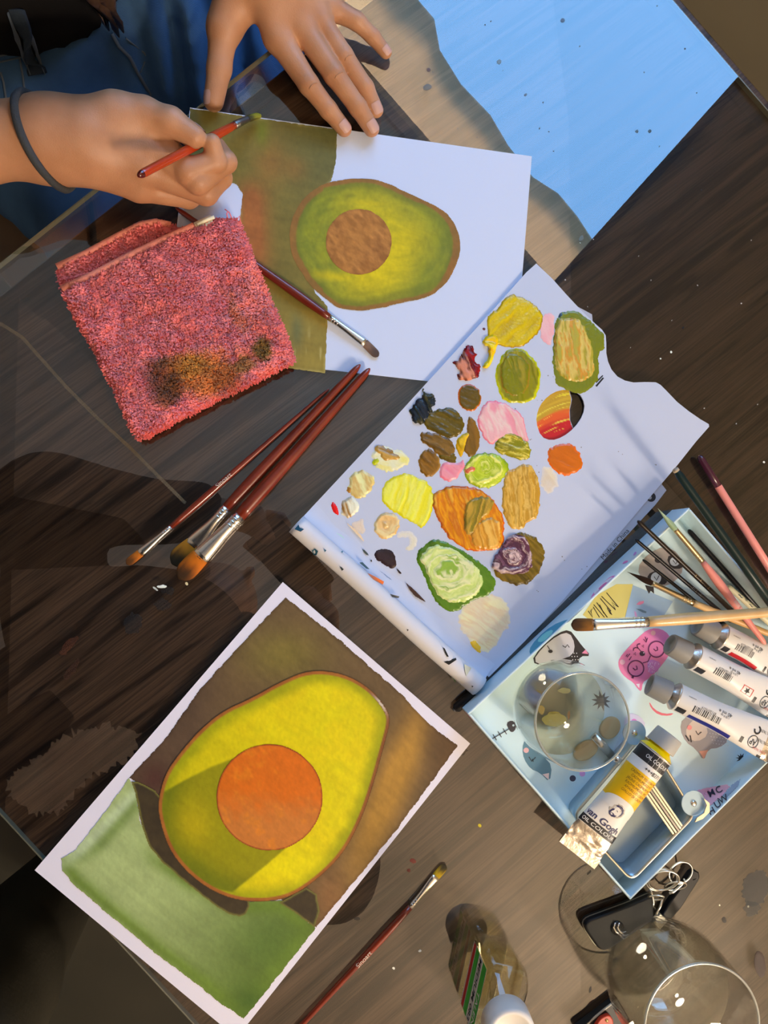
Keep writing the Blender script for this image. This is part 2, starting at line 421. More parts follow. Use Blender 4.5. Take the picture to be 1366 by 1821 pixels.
# ================================================================== the table
TA0, TA1, TN0, TN1 = -0.328, 0.93, -0.318, 0.593
table = thing('dining_table', 'dark brown wood-grain table under a clear glass top', 'table', room(0.3, 0.14, FLOOR))
def wood_mat():
    m, nt, b = nodes('dark_wood'); L = nt.links.new; N = nt.nodes.new
    tc = N('ShaderNodeTexCoord'); mp = N('ShaderNodeMapping'); L(tc.outputs['Object'], mp.inputs['Vector'])
    mp.inputs['Rotation'].default_value = (0, 0, -math.radians(38))
    st = N('ShaderNodeMapping'); st.inputs['Scale'].default_value = (1.0, 14.0, 1.0); L(mp.outputs[0], st.inputs['Vector'])
    n1 = N('ShaderNodeTexNoise'); n1.inputs['Scale'].default_value = 5.5; n1.inputs['Detail'].default_value = 6; n1.inputs['Distortion'].default_value = 0.7; L(st.outputs[0], n1.inputs['Vector'])
    s2 = N('ShaderNodeMapping'); s2.inputs['Scale'].default_value = (3.0, 130.0, 1.0); L(mp.outputs[0], s2.inputs['Vector'])
    n2 = N('ShaderNodeTexNoise'); n2.inputs['Scale'].default_value = 6; n2.inputs['Detail'].default_value = 3; L(s2.outputs[0], n2.inputs['Vector'])
    r1 = N('ShaderNodeValToRGB'); L(n1.outputs['Fac'], r1.inputs['Fac'])
    e = r1.color_ramp.elements; e[0].position = 0.32; e[0].color = (0.021, 0.011, 0.006, 1); e[1].position = 0.72; e[1].color = (0.118, 0.068, 0.039, 1)
    k = r1.color_ramp.elements.new(0.47); k.color = (0.082, 0.046, 0.026, 1)
    k = r1.color_ramp.elements.new(0.43); k.color = (0.040, 0.022, 0.012, 1)
    r2 = N('ShaderNodeValToRGB'); L(n2.outputs['Fac'], r2.inputs['Fac']); e = r2.color_ramp.elements
    e[0].position = 0.35; e[0].color = (0.45, 0.45, 0.45, 1); e[1].position = 0.62; e[1].color = (1, 1, 1, 1)
    mx = N('ShaderNodeMixRGB'); mx.blend_type = 'MULTIPLY'; mx.inputs['Fac'].default_value = 1.0
    L(r1.outputs[0], mx.inputs[1]); L(r2.outputs[0], mx.inputs[2]); L(mx.outputs[0], b.inputs['Base Color'])
    b.inputs['Roughness'].default_value = 0.45; b.inputs['Specular IOR Level'].default_value = 0.3
    MATS['dark_wood'] = m; return m
m_wood = wood_mat()
v, f = rbox(TA0, TA1, TN0, TN1, -0.036, -0.006)
bevel(obj('tabletop', v, f, m_wood, table, smooth=False), 0.0015)
m_glass_top = glass_mat('table_glass', (0.985, 0.99, 0.985), 1.52, boost=2.2)
v, f = rbox(TA0 - 0.017, TA1 - .01, TN0 + 0.004, TN1 - 0.012, -0.006, 0.0)
obj('glass_top', v, f, m_glass_top, table, smooth=False, label='clear glass sheet covering the table')
m_rim = M('glass_edge', (0.17, 0.17, 0.12), 0.25, spec=0.6)
e = 0.0011
for nm, (a0, a1, n0, n1) in {'u': (TA0 - .0175, TA0 - .0175 + e, TN0 + .004, TN1 - .012), 'l': (TA0 - .017, TA1 - .01, TN0 + .0035, TN0 + .0035 + e), 'r': (TA0 - .017, TA1 - .01, TN1 - .012, TN1 - .012 + e)}.items():
    v, f = rbox(a0, a1, n0, n1, -0.0058, -0.0004); obj('glass_edge', v, f, m_rim, table, smooth=False)
for a in (TA0 + 0.09, TA1 - 0.09):
    for n in (TN0 + 0.09, TN1 - 0.09):
        v, f = rbox(a - .03, a + .03, n - .03, n + .03, FLOOR, -0.036); bevel(obj('leg', v, f, m_wood, table, smooth=False), .003)
v, f = merge(rbox(TA0 + .06, TA1 - .06, TN0 + .06, TN0 + .08, -.11, -.036), rbox(TA0 + .06, TA1 - .06, TN1 - .08, TN1 - .06, -.11, -.036))
obj('apron', v, f, m_wood, table, smooth=False)

# ================================================================== paper sheets and paintings
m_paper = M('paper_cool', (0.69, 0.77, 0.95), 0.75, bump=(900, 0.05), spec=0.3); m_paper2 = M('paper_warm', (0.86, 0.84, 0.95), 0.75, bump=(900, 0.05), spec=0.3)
m_paint = M('dry_oil_paint', attr=True, rough=0.5, spec=0.35, bump=(420, 0.25, 0.0006))
m_acr = M('thin_paint', attr=True, rough=0.62, spec=0.3, bump=(420, 0.18, 0.0005))
def sheet(poly_px, z0, z1, parent, lift=None, name='paper'):
    v = [P(x, y, 0) for x, y in poly_px]; vv, ff = prism(v, z0, z1)
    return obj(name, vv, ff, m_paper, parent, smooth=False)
# ---- painting in progress
c1 = [(338, 192), (949, 279), (917.7, 706), (304, 612)]
c1w = [P(x, y) for x, y in c1]
u = (c1w[1] - c1w[0]); u /= np.linalg.norm(u); wv = np.array([u[1], -u[0], 0])
c1w = [c1w[0], c1w[0] + u * .297, c1w[0] + u * .297 + wv * .210, c1w[0] + wv * .210]
t1 = thing('unfinished_painting', 'white sheet with a half-painted avocado on an olive brown corner', 'painting', c1w[0])
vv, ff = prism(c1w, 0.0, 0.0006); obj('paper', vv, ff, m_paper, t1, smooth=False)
bgp = [(338, 192.6), (470, 211.6), (600, 230.4), (597, 290), (589, 322), (560, 345), (545, 450), (560, 520), (583, 545), (581, 600), (578, 664), (527, 657), (465, 645), (440, 560), (430, 470), (424, 410), (432, 345), (420, 328), (400, 322), (372, 318), (350, 305), (336, 270)]
bgp = rough_poly(bgp, 1.4, 0.15, 3); bgp[:, 1] = np.maximum(bgp[:, 1], 192.6 + (bgp[:, 0] - 338) * .1424)
def bg1(x, y, sd):
    n = fbm(x * .028, y * .028, 1); st = fbm(x * .012 + y * .004, y * .09 - x * .02, 5); s2 = fbm(x * .10, y * .016, 9)
    c = mix(alb((112, 98, 52)), alb((92, 92, 64)), sstep(440, 590, x) * sstep(420, 200, y))
    c = mix(c, alb((150, 88, 52)), np.clip(1.1 * np.exp(-((x - 450 - (y - 400) * .05) / 26) ** 2) * sstep(300, 360, y) * sstep(560, 420, y), 0, .9))
    c = mix(c, alb((138, 96, 52)), .75 * np.exp(-((x - 480) / 28) ** 2 - ((y - 290) / 38) ** 2) + .5 * np.exp(-((x - 525) / 20) ** 2 - ((y - 300) / 22) ** 2))
    c = mix(c, alb((134, 116, 62)), sstep(520, 590, y) * .85)
    c = mix(c, alb((96, 84, 44)), sstep(260, 200, y) * sstep(460, 360, x) * .8)
    c = mix(c, alb((104, 106, 34)), np.clip(.9 * np.exp(-((x - 466) / 12) ** 2 - ((y - 232) / 28) ** 2), 0, .95))
    c = mix(c, alb((84, 92, 74)), .7 * np.exp(-((x - 528) / 12) ** 2 - ((y - 590) / 32) ** 2))
    c = c * (0.72 + .30 * n + .26 * st)[:, None]
    wsh = sstep(.60, .78, s2) * sstep(560, 640, y) * .45 + sstep(5, 0, sd) * .25 * sstep(.4, .7, n)
    return mix(c, alb((205, 190, 150)), wsh)
patch('painted_background', bgp, 0.0008, 1.8, bg1, m_acr, t1, label='olive brown painted background')
av1 = smooth_poly(cr(320, 150, 2.134, [(413, 560), (438, 470), (500, 400), (580, 365), (700, 355), (780, 370), (860, 410), (950, 450), (1010, 485), (1040, 520), (1060, 570), (1068, 620), (1050, 690), (1010, 760), (950, 805), (900, 818), (830, 830), (760, 850), (680, 860), (600, 850), (560, 820), (500, 770), (450, 700), (422, 640)]), 2)
av1 = rough_poly(av1, 1.2, .08, 4)
def avc1(x, y, sd):
    n = fbm(x * .045, y * .045, 11); ang = np.arctan2(y - 430, x - 640); st = fbm(ang * 5, sd * .10, 3)
    dp = np.hypot(x - 645, y - 432) - 58
    g = mix(alb((112, 118, 50)), alb((128, 132, 36)), n)
    yel = np.clip(1.12 - dp / 62.0, 0, 1) * np.clip(.55 + .6 * np.cos(ang - .25) + .25 * np.cos(2 * ang - 2.4), .15, 1)
    yel = np.maximum(yel, .95 * np.exp(-((x - 715) / 45) ** 2 - ((y - 425) / 42) ** 2)); yel = np.maximum(yel, .85 * np.exp(-((x - 600) / 55) ** 2 - ((y - 492 - (x - 600) * .1) / 10) ** 2))
    yel = np.maximum(yel, .8 * np.exp(-((x - 640 + (y - 350) * -1.6) / 44) ** 2 - ((y - 362) / 10) ** 2))
    c = mix(g, alb((196, 174, 14)), np.clip(yel + (st - .5) * .35, 0, 1))
    c = mix(c, alb((96, 100, 40)), sstep(26, 10, sd) * .55)
    skin = mix(alb((150, 98, 54)), alb((120, 92, 50)), fbm(x * .06, y * .06, 8)); w = 7 + 3.5 * (x < 575) + 5 * sstep(760, 810, x)
    c = mix(c, skin, sstep(w + 2.5, w - 1.5, sd + (n - .5) * 5))
    hl = sstep(.70, .80, fbm(x * .05, y * .05, 31)) * (x < 545) * (sd < 8)
    c = mix(c, alb((210, 195, 140)), hl * .8)
    return c * (.82 + .28 * st)[:, None]
pa = patch('painted_avocado', av1, 0.0010, 1.6, avc1, m_acr, t1, label='green and yellow painted avocado half')
def pit1(x, y, sd):
    n = fbm((x + y) * .05, (x - y) * .10, 21); n2 = fbm(x * .04, y * .04, 23)
    c = mix(alb((128, 80, 42)), alb((176, 118, 70)), np.clip((n - .3) * 2.0, 0, 1)); return mix(c, alb((168, 110, 52)), n2 * .5) * (0.9 + .15 * sstep(0, 5, sd))[:, None]
patch('painted_pit', rough_poly(circ(638, 430, 58.5, 48), 1.0, .1, 5), 0.0012, 1.6, pit1, m_acr, pa, label='brown painted avocado pit')

# ---- finished painting
c2 = [P(503, 1035), P(836, 1322), P(421, 1845), P(62, 1547)]
t2 = thing('finished_painting', 'finished painting of an avocado half with an orange pit, white margin', 'painting', c2[0])
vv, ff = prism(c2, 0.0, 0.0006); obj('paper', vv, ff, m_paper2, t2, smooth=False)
Z2 = lambda pts: cr(40, 1020, 1.666, pts)
A2 = lambda c: alb(c, WREF2)
bg2p = rough_poly(Z2([(780, 70), (950, 205), (1120, 355), (1200, 440), (1290, 510), (1190, 650), (1100, 770), (990, 905), (870, 1048), (790, 985), (700, 900), (500, 760), (400, 660), (315, 605), (430, 480), (520, 350), (650, 205)]), 2.0, .12, 8)
def bg2(x, y, sd):
    n = fbm(x * .022, y * .022, 41); st = fbm((x + y) * .02, (x - y) * .08, 42)
    c = mix(A2((104, 80, 58)), A2((122, 104, 54)), np.exp(-((x - 505) / 70) ** 2 - ((y - 1165) / 45) ** 2))
    c = mix(c, A2((84, 62, 54)), sstep(430, 330, x) * .8)
    c = mix(c, A2((74, 40, 40)), np.exp(-((x - 275) / 30) ** 2 - ((y - 1385) / 30) ** 2) * .8)
    c = mix(c, A2((178, 128, 58)), np.clip(1.15 * np.exp(-(((x - 695) + (y - 1400) * .42) / 34) ** 2 - ((y - 1400) / 150) ** 2), 0, .95))
    c = mix(c, A2((92, 64, 42)), sstep(735, 790, x) * .85)
    c = mix(c, A2((150, 100, 66)), np.exp(-((x - 590) / 30) ** 2 - ((y - 1600) / 50) ** 2) * .6)
    return c * (.66 + .38 * n + .30 * st)[:, None] * mix(np.array([.75, .72, .7]), np.ones(3), sstep(0, 7, sd))
patch('painted_background', bg2p, 0.0008, 2.0, bg2, m_paint, t2, label='brown and ochre painted background')
gr2p = rough_poly(Z2([(315, 608), (335, 640), (350, 740), (400, 830), (500, 900), (640, 970), (775, 970), (868, 1050), (800, 1140), (720, 1240), (655, 1320), (605, 1285), (480, 1190), (400, 1130), (250, 1005), (150, 920), (118, 880), (114, 845), (150, 825), (230, 725)]), 2.2, .12, 12)
def gr2(x, y, sd):
    n = fbm(x * .02, y * .02, 51); d1 = (x - 110) * .64 - (y - 1530) * .77; st = fbm((x * .77 + y * .64) * .012, (x * .64 - y * .77) * .10, 52)
    c = mix(A2((166, 178, 128)), A2((92, 112, 50)), sstep(120, 420, (x - 110) * .72 + (y - 1480) * .55))
    c = mix(c, A2((104, 126, 50)), np.clip(.9 * np.exp(-((sd - 10) / 14) ** 2) * sstep(1480, 1560, y), 0, 1))
    c = mix(c, A2((190, 202, 178)), .75 * np.exp(-(((x - 175) * .70 - (y - 1490) * -.71) / 9) ** 2 * 0 - (((x - 165) * .71 + (y - 1490) * .71) / 12) ** 2) * sstep(1560, 1500, y))
    c = mix(c, A2((112, 132, 70)), .8 * np.exp(-(((x - 190) * .75 + (y - 1490) * .66) / 11) ** 2) * sstep(1545, 1500, y) * sstep(1390, 1430, y))
    c = mix(c, A2((66, 92, 38)), .8 * np.exp(-((x - 445) / 34) ** 2 - ((y - 1780) / 30) ** 2) + .45 * np.exp(-((x - 470) / 60) ** 2 - ((y - 1670) / 50) ** 2))
    return c * (.70 + .34 * n + .28 * st)[:, None]
patch('painted_tabletop', gr2p, 0.0010, 2.0, gr2, m_paint, t2, label='pale green painted ground')
m_pd = M('paint_dark', A2((58, 47, 36)), 0.5, var=A2((74, 60, 44)), var_scale=120)
def shd(x, y, sd): return mix(A2((112, 104, 56)), mix(A2((52, 42, 34)), A2((72, 58, 42)), fbm(x * .05, y * .05, 61)), sstep(1.5, 4.5, sd))
sh2 = rough_poly(smooth_poly(Z2([(318, 605), (420, 655), (440, 780), (490, 860), (570, 925), (650, 955), (680, 975), (655, 1020), (600, 1005), (500, 930), (385, 830), (352, 745), (335, 650)]), 1), 1.2, .1, 13)
patch('painted_shadow', sh2, 0.0012, 2.0, shd, m_paint, t2)
sh3 = rough_poly(Z2([(760, 975), (840, 930), (872, 950), (880, 1000), (866, 1050), (800, 1000)]), 1.2, .1, 14)
patch('painted_shadow', sh3, 0.0012, 2.0, shd, m_paint, t2)
av2 = smooth_poly(Z2([(850, 284), (950, 294), (1030, 338), (1080, 398), (1092, 435), (1072, 510), (1036, 640), (1000, 740), (950, 832), (880, 902), (800, 957), (720, 974), (620, 967), (520, 917), (440, 832), (408, 740), (400, 680), (420, 598), (460, 538), (520, 468), (590, 408), (680, 368), (760, 322)]), 2)
shade2 = np.array(Z2([(395, 660), (480, 612), (560, 572), (655, 536), (740, 660), (830, 770), (720, 866), (622, 944), (520, 925), (400, 830)]))
def avc2(x, y, sd):
    n = fbm(x * .03, y * .03, 71); st = fbm(x * .02 + y * .01, y * .07 - x * .05, 72)
    ss = sdist(x, y, shade2); right = (x - 430) * .87 + (y - 1400) * -.1
    c = mix(A2((228, 196, 8)), A2((222, 204, 6)), n)
    c = mix(c, A2((196, 180, 10)), sstep(60, -60, right) * .6)
    c = mix(c, A2((150, 150, 14)), sstep(34, 8, sd + (n - .5) * 16) * .85)
    dk = mix(A2((150, 140, 10)), A2((112, 116, 14)), sstep(60, 12, sd)); dk = mix(dk, A2((188, 164, 10)), np.exp(-((x - 345) / 34) ** 2 - ((y - 1465) / 40) ** 2) * .8)
    c = mix(c, dk, sstep(-2.5, 2.5, ss)); c = mix(c, A2((236, 214, 0)), np.exp(-((x - 505) / 60) ** 2 - ((y - 1540) / 34) ** 2) * (ss < 0) * .7)
    skin = mix(A2((176, 108, 50)), A2((150, 78, 38)), fbm(x * .04, y * .04, 73)); skin = mix(skin, A2((104, 62, 40)), sstep(600, 680, x) * .5)
    w = 6.5; c = mix(c, skin, sstep(w + 1.2, w - 1.2, sd)); c = mix(c, A2((70, 48, 34)), sstep(1.6, .4, sd) * .8)
    c = mix(c, A2((226, 210, 214)), ((sd < 5.5) & (sd > 1.5)) * np.exp(-((x - 682) / 14) ** 2 - ((y - 1243) / 22) ** 2 * 1.0) * 1.0)
    return c * (.86 + .2 * st)[:, None]
pa = patch('painted_avocado', av2, 0.0014, 1.9, avc2, m_paint, t2, label='bright yellow and green painted avocado half')
def pit2(x, y, sd):
    n = fbm(x * .05, y * .05, 81); st = fbm((x + y) * .03, (x - y) * .12, 82)
    c = mix(A2((214, 104, 22)), A2((200, 116, 54)), sstep(1395, 1470, y + (n - .5) * 60)); c = mix(c, A2((150, 62, 30)), sstep(3.2, .8, sd))
    return mix(c, A2((228, 130, 30)), sstep(.55, .75, n) * .5) * (.88 + .2 * st)[:, None]
patch('painted_pit', rough_poly(circ(479.5, 1418, 94.5, 72), .8, .06, 6), 0.0017, 1.9, pit2, m_paint, pa, label='orange painted avocado pit')

# ================================================================== palette pad
ZP = 0.0032
m_pal = M('coated_palette_paper', (0.60, 0.66, 0.81), 0.42, spec=0.4, bump=(35, 0.06, 0.002))
pal_px = [(952, 471)] + cr(850, 450, 2.647, [(345, 127), (410, 200), (480, 275), (540, 332), (578, 366), (595, 392), (598, 430), (598, 475), (606, 515), (622, 552), (650, 585), (685, 604), (725, 613), (780, 611), (830, 612), (852, 624), (880, 652), (930, 704), (985, 748), (1040, 786), (1078, 808), (1080, 820)]) + \
    [(1235, 786), (1200, 830), (1140, 900), (1070, 983), (1000, 1066), (932, 1139), (868, 1203), (856, 1192), (760, 1107), (640, 1000), (545, 914), (560, 897), (640, 811), (720, 724), (800, 636), (880, 548), (934, 487)]
hole_px = smooth_poly(cr(850, 450, 2.647, [(268, 800), (276, 745), (300, 700), (350, 658), (410, 643), (470, 660), (498, 710), (490, 765), (450, 825), (395, 868), (340, 886), (292, 868)]), 1)
pal = thing('palette_pad', 'white palette pad with thumb hole, covered in mixed oil paint', 'palette', P(850, 850))
def ring_plate(name, outer, inner, z0, z1, mat, parent, label=None):
    """flat plate with one hole; top and bottom filled by triangulation"""
    bm = bmesh.new(); loops = []
    for loop in (outer, inner):
        vs_ = [bm.verts.new(tuple(P(x, y, 0)[:2]) + (z1,)) for x, y in loop]; loops.append(vs_)
        for i in range(len(vs_)): bm.edges.new((vs_[i], vs_[(i + 1) % len(vs_)]))
    bmesh.ops.triangle_fill(bm, use_beauty=True, use_dissolve=False, edges=bm.edges[:], normal=(0, 0, 1))
    r = bmesh.ops.extrude_face_region(bm, geom=bm.faces[:])
    for q in r['geom']:
        if isinstance(q, bmesh.types.BMVert): q.co.z = z0
    bmesh.ops.recalc_face_normals(bm, faces=bm.faces[:])
    vv = [q.co[:] for q in bm.verts]; bm.verts.index_update(); ff = [[q.index for q in fc.verts] for fc in bm.faces]; bm.free()
    return obj(name, vv, ff, mat, parent, smooth=False, label=label)
ring_plate('palette_sheet', [tuple(q) for q in pal_px], [tuple(q) for q in hole_px], ZP - 0.0014, ZP, m_pal, pal, label='white top sheet with a thumb hole')
# sheet below: white strip with small print, picture seen through the hole
low_px = [(940, 500), (1052, 560), (1062, 700), (1120, 745), (1168, 800), (1176, 862), (1184, 872), (1165, 897), (1040, 1032), (950, 1122), (874, 1186), (640, 990), (560, 900)]
low_hole = cr(850, 450, 2.647, [(427, 640), (430, 655), (440, 690), (430, 740), (432, 790), (452, 838), (500, 800), (530, 720), (500, 650)])
ring_plate('lower_sheet', low_px, low_hole, 0.0007, 0.0015, M('lower_paper_shade', (.46, .48, .56), .6), pal)  # white sheet greyed: the shade on the lower strip is in its colour
m_ink = M('print_ink', (0.012, 0.012, 0.014), 0.6)
picp = np.array(cr(850, 450, 2.647, [(245, 620), (427, 630), (430, 655), (440, 690), (430, 740), (432, 790), (452, 838), (440, 900), (250, 910)]))
pic = smooth_poly(picp, 1)
def picc(x, y, sd):
    u = (x - 950) * .25 + (y - 740) * .97 + 12 * np.sin((x - 950) * .03); n = fbm((x * .97 - y * .25) * .02, u * .25, 91)
    c = mix(alb((196, 160, 58)), alb((150, 108, 40)), n); c = mix(c, alb((224, 200, 60)), sstep(.6, .75, n) * .8)
    c = mix(c, alb((206, 84, 46)), sstep(8, 18, u + (n - .5) * 14)); c = mix(c, alb((180, 30, 46)), sstep(24, 34, u + (n - .5) * 8))
    return mix(c, alb((225, 205, 90)), sstep(.66, .8, fbm(x * .02, u * .3, 95)) * .7)
patch('cover_picture', pic, 0.0017, 1.8, picc, M('print_gloss', attr=True, rough=.3), pal, label='yellow and red cover picture seen through the hole')
text_px('lettering', 'Made in China', 1094, 968, 36, -40, 12, 0.00165, m_ink, pal)
flat('printed_dot', circ(1158, 884, 8.5, 20), 0.00165, m_ink, pal)
flat('printed_dot', circ(1156, 885, 3.2, 14), 0.0017, M('dot_grey', (.4, .4, .42), .5), pal)
# darker backing block under the sheets
ring_plate('backing_card', [(945, 505), (1048, 575), (1056, 700), (1150, 800), (1160, 890), (1000, 1070), (872, 1183), (640, 985), (570, 900)], low_hole, 0.0, 0.0006, M('grey_card', (.22, .2, .18), .8), pal)
# rolled-up edge
ra, rb_ = P(528, 931, .009), P(852, 1221, .009); dv = rb_ - ra; dv /= np.linalg.norm(dv); sdv = np.array([dv[1], -dv[0], 0])
if sdv @ (P(700, 900) - P(690, 1080)) < 0: sdv = -sdv          # points up-right, to the sheet
rv, rf = [], []; NS, NA = 40, 40
for i in range(NS + 1):
    s = i / NS; c0 = ra + (rb_ - ra) * s
    for j in range(NA + 1):
        a = -0.15 + j / NA * 2 * math.pi * 1.35; r = 0.0090 - 0.0016 * j / NA + .0004 * math.sin(s * 9 + a)
        # the sheet comes in flat on the table side and curls over
        rv.append(c0 + np.array([0, 0, .0005]) - sdv * r * math.sin(a) * 1.0 * -1 * -1 + np.array([0, 0, -r * math.cos(a)]))
for i in range(NS):
    for j in range(NA): b = i * (NA + 1) + j; rf.append([b, b + 1, b + NA + 2, b + NA + 1])
m_palroll = M('palette_roll', (0.76, 0.76, 0.80), 0.5, spec=0.35)
roll = obj('rolled_edge', rv, rf, m_palroll, pal, label='used white sheets rolled up along the edge')
sm = roll.modifiers.new('thickness', 'SOLIDIFY'); sm.thickness = 0.0004
# flap of sheet rising onto the roll
fl, ff = [], []
for i in range(NS + 1):
    s = i / NS; c0 = ra + (rb_ - ra) * s
    for j in range(9):
        t = j / 8; off = 0.0245 * (1 - t) + 0.0005 * t; zz = ZP - .0002 + (0.0165 - ZP) * t ** 2.2 + .0006 * math.sin(s * 26 + t * 7) * (1 - t) * t * 3
        fl.append(np.array([c0[0], c0[1], 0]) + sdv * off + np.array([0, 0, zz]))
for i in range(NS):
    for j in range(8): b = i * 9 + j; ff.append([b, b + 9, b + 10, b + 1])
obj('curling_sheet', fl, ff, m_pal, pal)

# ---- paint on the palette
m_wet = M('wet_oil_paint', attr=True, rough=0.24, spec=0.45, bump=(420, 0.45, 0.0008))
AP = lambda c: alb(c, WREF3)
def dab(poly, cols, hgt=1.2, ang=0.6, swirl=0.0, seed=0, freq=.12, edge=None, edgew=4, label=None, rough=2.0, sm=1, thin=0.0, step=1.5, z=ZP, streak=1.0, core=None):
    p = rough_poly(smooth_poly(poly, sm), rough * 1.5, .16, seed, 1.6); cx, cy = np.mean(p, 0); ca, sa = math.cos(ang), math.sin(ang)
    cols = [AP(c) for c in cols]
    def uv(x, y):
        dx, dy = x - cx, y - cy
        if swirl:
            r = np.hypot(dx, dy * 1.25); a = np.arctan2(dy, dx); return np.cos(a) * 14, r * 1.0 + 6 * np.sin(a * 1.0 + r * .03)
        return dx * ca + dy * sa, -dx * sa + dy * ca
    def strk(x, y):
        wp = 22 if swirl else 7; u_, v_ = uv(x + wp * (fbm(x * .045, y * .045, seed + 3) - .5), y + wp * (fbm(x * .045, y * .045, seed + 4) - .5)); return fbm(u_ * .018, v_ * freq, seed + 1, 3)
    def colf(x, y, sd):
        s = strk(x, y); b = fbm(x * .04, y * .04, seed + 7, 3); t = np.clip((s - .5) * 2.6 * streak + .5 + (b - .5) * 1.2, 0, .999) * (len(cols) - 1)
        i = np.floor(t).astype(int) if len(cols) > 1 else np.zeros(len(x), int)
        cc = np.array(cols); c = mix(cc[i], cc[np.minimum(i + 1, len(cols) - 1)], t - i) if len(cols) > 1 else np.broadcast_to(cc[0], (len(x), 3)).copy()
        if core is not None:
            (kx, ky, kr, kc) = core; c = mix(c, AP(kc), np.clip(1.15 * sstep(kr, kr * .55, np.hypot(x - kx, y - ky) + (b - .5) * 14) * (.55 + .9 * s), 0, 1))
        if edge is not None: c = mix(c, AP(edge), sstep(edgew, edgew * .3, sd + (b - .5) * edgew * 1.6))
        if thin: c = mix(c, np.array([.80, .79, .80]), np.clip(thin * (.35 + 1.0 * b + .5 * sstep(6, 0, sd)), 0, 1))
        return c
    def hf(x, y, sd):
        s = strk(x, y); return (.0001 + hgt * .0011 * (sstep(0, 4, sd) * (.15 + 1.1 * s)))
    o = patch('paint_dab', p, z, step, colf, m_wet, pal, hfn=hf, label=label); return o
K3 = lambda p: cr(500, 450, 2.732, p)
K4 = lambda p: cr(850, 450, 2.647, p)
K5 = lambda p: cr(500, 800, 2.732, p)
dab(K4([(305, 290), (340, 278), (366, 300), (350, 430), (320, 428), (288, 390)]), [(242, 168, 198), (236, 150, 186)], .3, 1.2, seed=1, label='flat pink dab')
dab(K3([(1110, 195), (1190, 225), (1245, 260), (1275, 320), (1265, 370), (1215, 420), (1180, 455), (1090, 462), (1010, 430), (998, 350), (1010, 300), (1060, 260)]), [(178, 150, 12), (196, 172, 14), (186, 160, 10)], 1.0, -.8, seed=2, edge=(150, 120, 20), edgew=3, label='large flat mustard yellow dab', streak=.5)
dab(K4([(375, 292), (430, 265), (500, 290), (560, 350), (595, 380), (596, 455), (565, 470), (570, 590), (545, 630), (485, 668), (400, 640), (360, 600), (350, 480), (360, 350)]), [(96, 108, 26), (110, 118, 34), (104, 112, 30)], .7, 1.4, seed=3, label='olive green dab', streak=.5)
dab(K4([(380, 310), (440, 300), (490, 320), (525, 400), (545, 480), (550, 570), (480, 610), (420, 600), (375, 570), (355, 480), (362, 380)]), [(150, 140, 50), (186, 162, 92), (196, 176, 110), (190, 130, 50), (160, 150, 70)], 1.6, 1.4, seed=4, freq=.16, z=ZP + .0006, label='tan and olive streaks of paint', core=None)
dab(K3([(1080, 480), (1160, 455), (1230, 510), (1265, 580), (1255, 660), (1220, 725), (1150, 730), (1080, 722), (1050, 660), (1040, 570)]), [(128, 124, 20), (112, 114, 14), (140, 132, 30)], 1.5, 1.3, seed=5, edge=(176, 178, 20), edgew=5, label='olive green dab with lime rim')
dab(K3([(1085, 500), (1140, 480), (1200, 520), (1215, 590), (1190, 680), (1130, 700), (1080, 670), (1060, 580)]), [(118, 118, 16), (108, 110, 14), (150, 134, 40)], 1.4, 1.3, seed=6, z=ZP + .0010, edge=(150, 110, 40), edgew=2.5)
dab(K3([(975, 430), (1000, 400), (1040, 395), (1060, 420), (1045, 470), (1030, 520), (1010, 560), (975, 560), (985, 540), (1010, 510), (1008, 455), (985, 450)]), [(236, 172, 8), (250, 196, 20)], 3.2, .2, seed=7, rough=1.2, label='bright yellow squeeze of paint', z=ZP + .0006)
dab(K3([(890, 455), (935, 450), (945, 510), (975, 565), (950, 610), (890, 620), (845, 595), (880, 570), (825, 540), (870, 515)]), [(92, 8, 18), (140, 14, 30), (60, 8, 14), (190, 120, 110)], 2.4, 1.2, seed=8, rough=4, label='dark crimson squeeze of paint')
dab(K3([(905, 630), (960, 655), (975, 700), (970, 745), (915, 775), (868, 745), (855, 700), (870, 650)]), [(82, 66, 18), (94, 74, 22)], 1.1, .4, seed=9, edge=(186, 92, 30), edgew=3, label='dark olive brown dab')
dab(K3([(700, 780), (790, 750), (850, 758), (890, 820), (885, 870), (840, 905), (760, 880), (690, 840)]), [(82, 68, 14), (96, 80, 22), (74, 62, 14)], 1.3, .5, seed=10, label='olive brown dab')
dab(K3([(690, 648), (722, 690), (755, 688), (745, 740), (725, 785), (690, 840), (640, 822), (620, 770), (660, 720), (683, 690)]), [(14, 18, 30), (24, 36, 60), (16, 24, 22), (60, 56, 30)], 2.6, 1.1, seed=11, rough=4, label='navy black squeeze of paint', z=ZP + .0004)
dab(K3([(670, 870), (740, 868), (830, 905), (850, 960), (815, 1005), (765, 985), (715, 935), (680, 918)]), [(98, 70, 24), (124, 92, 46), (86, 62, 20)], 1.2, .5, seed=12, label='brown dab')
dab(K3([(905, 788), (935, 800), (967, 870), (960, 950), (920, 1000), (882, 962), (900, 890)]), [(104, 76, 28), (124, 88, 36)], 1.0, 1.3, seed=13, label='narrow brown dab')
dab(K3([(960, 780), (990, 725), (1060, 718), (1120, 750), (1180, 790), (1185, 850), (1212, 930), (1140, 880), (1060, 900), (1020, 938), (985, 900), (950, 830)]), [(236, 140, 176), (246, 186, 208), (240, 160, 190)], .8, 1.2, seed=14, edge=(226, 110, 150), edgew=3, label='large glossy pink dab')
dab(K3([(690, 958), (742, 948), (780, 1020), (762, 1070), (715, 1097), (670, 1050), (668, 990)]), [(110, 76, 24), (132, 92, 36), (98, 68, 22)], 1.2, .8, seed=15, edge=(150, 120, 80), edgew=2, label='oval brown dab')
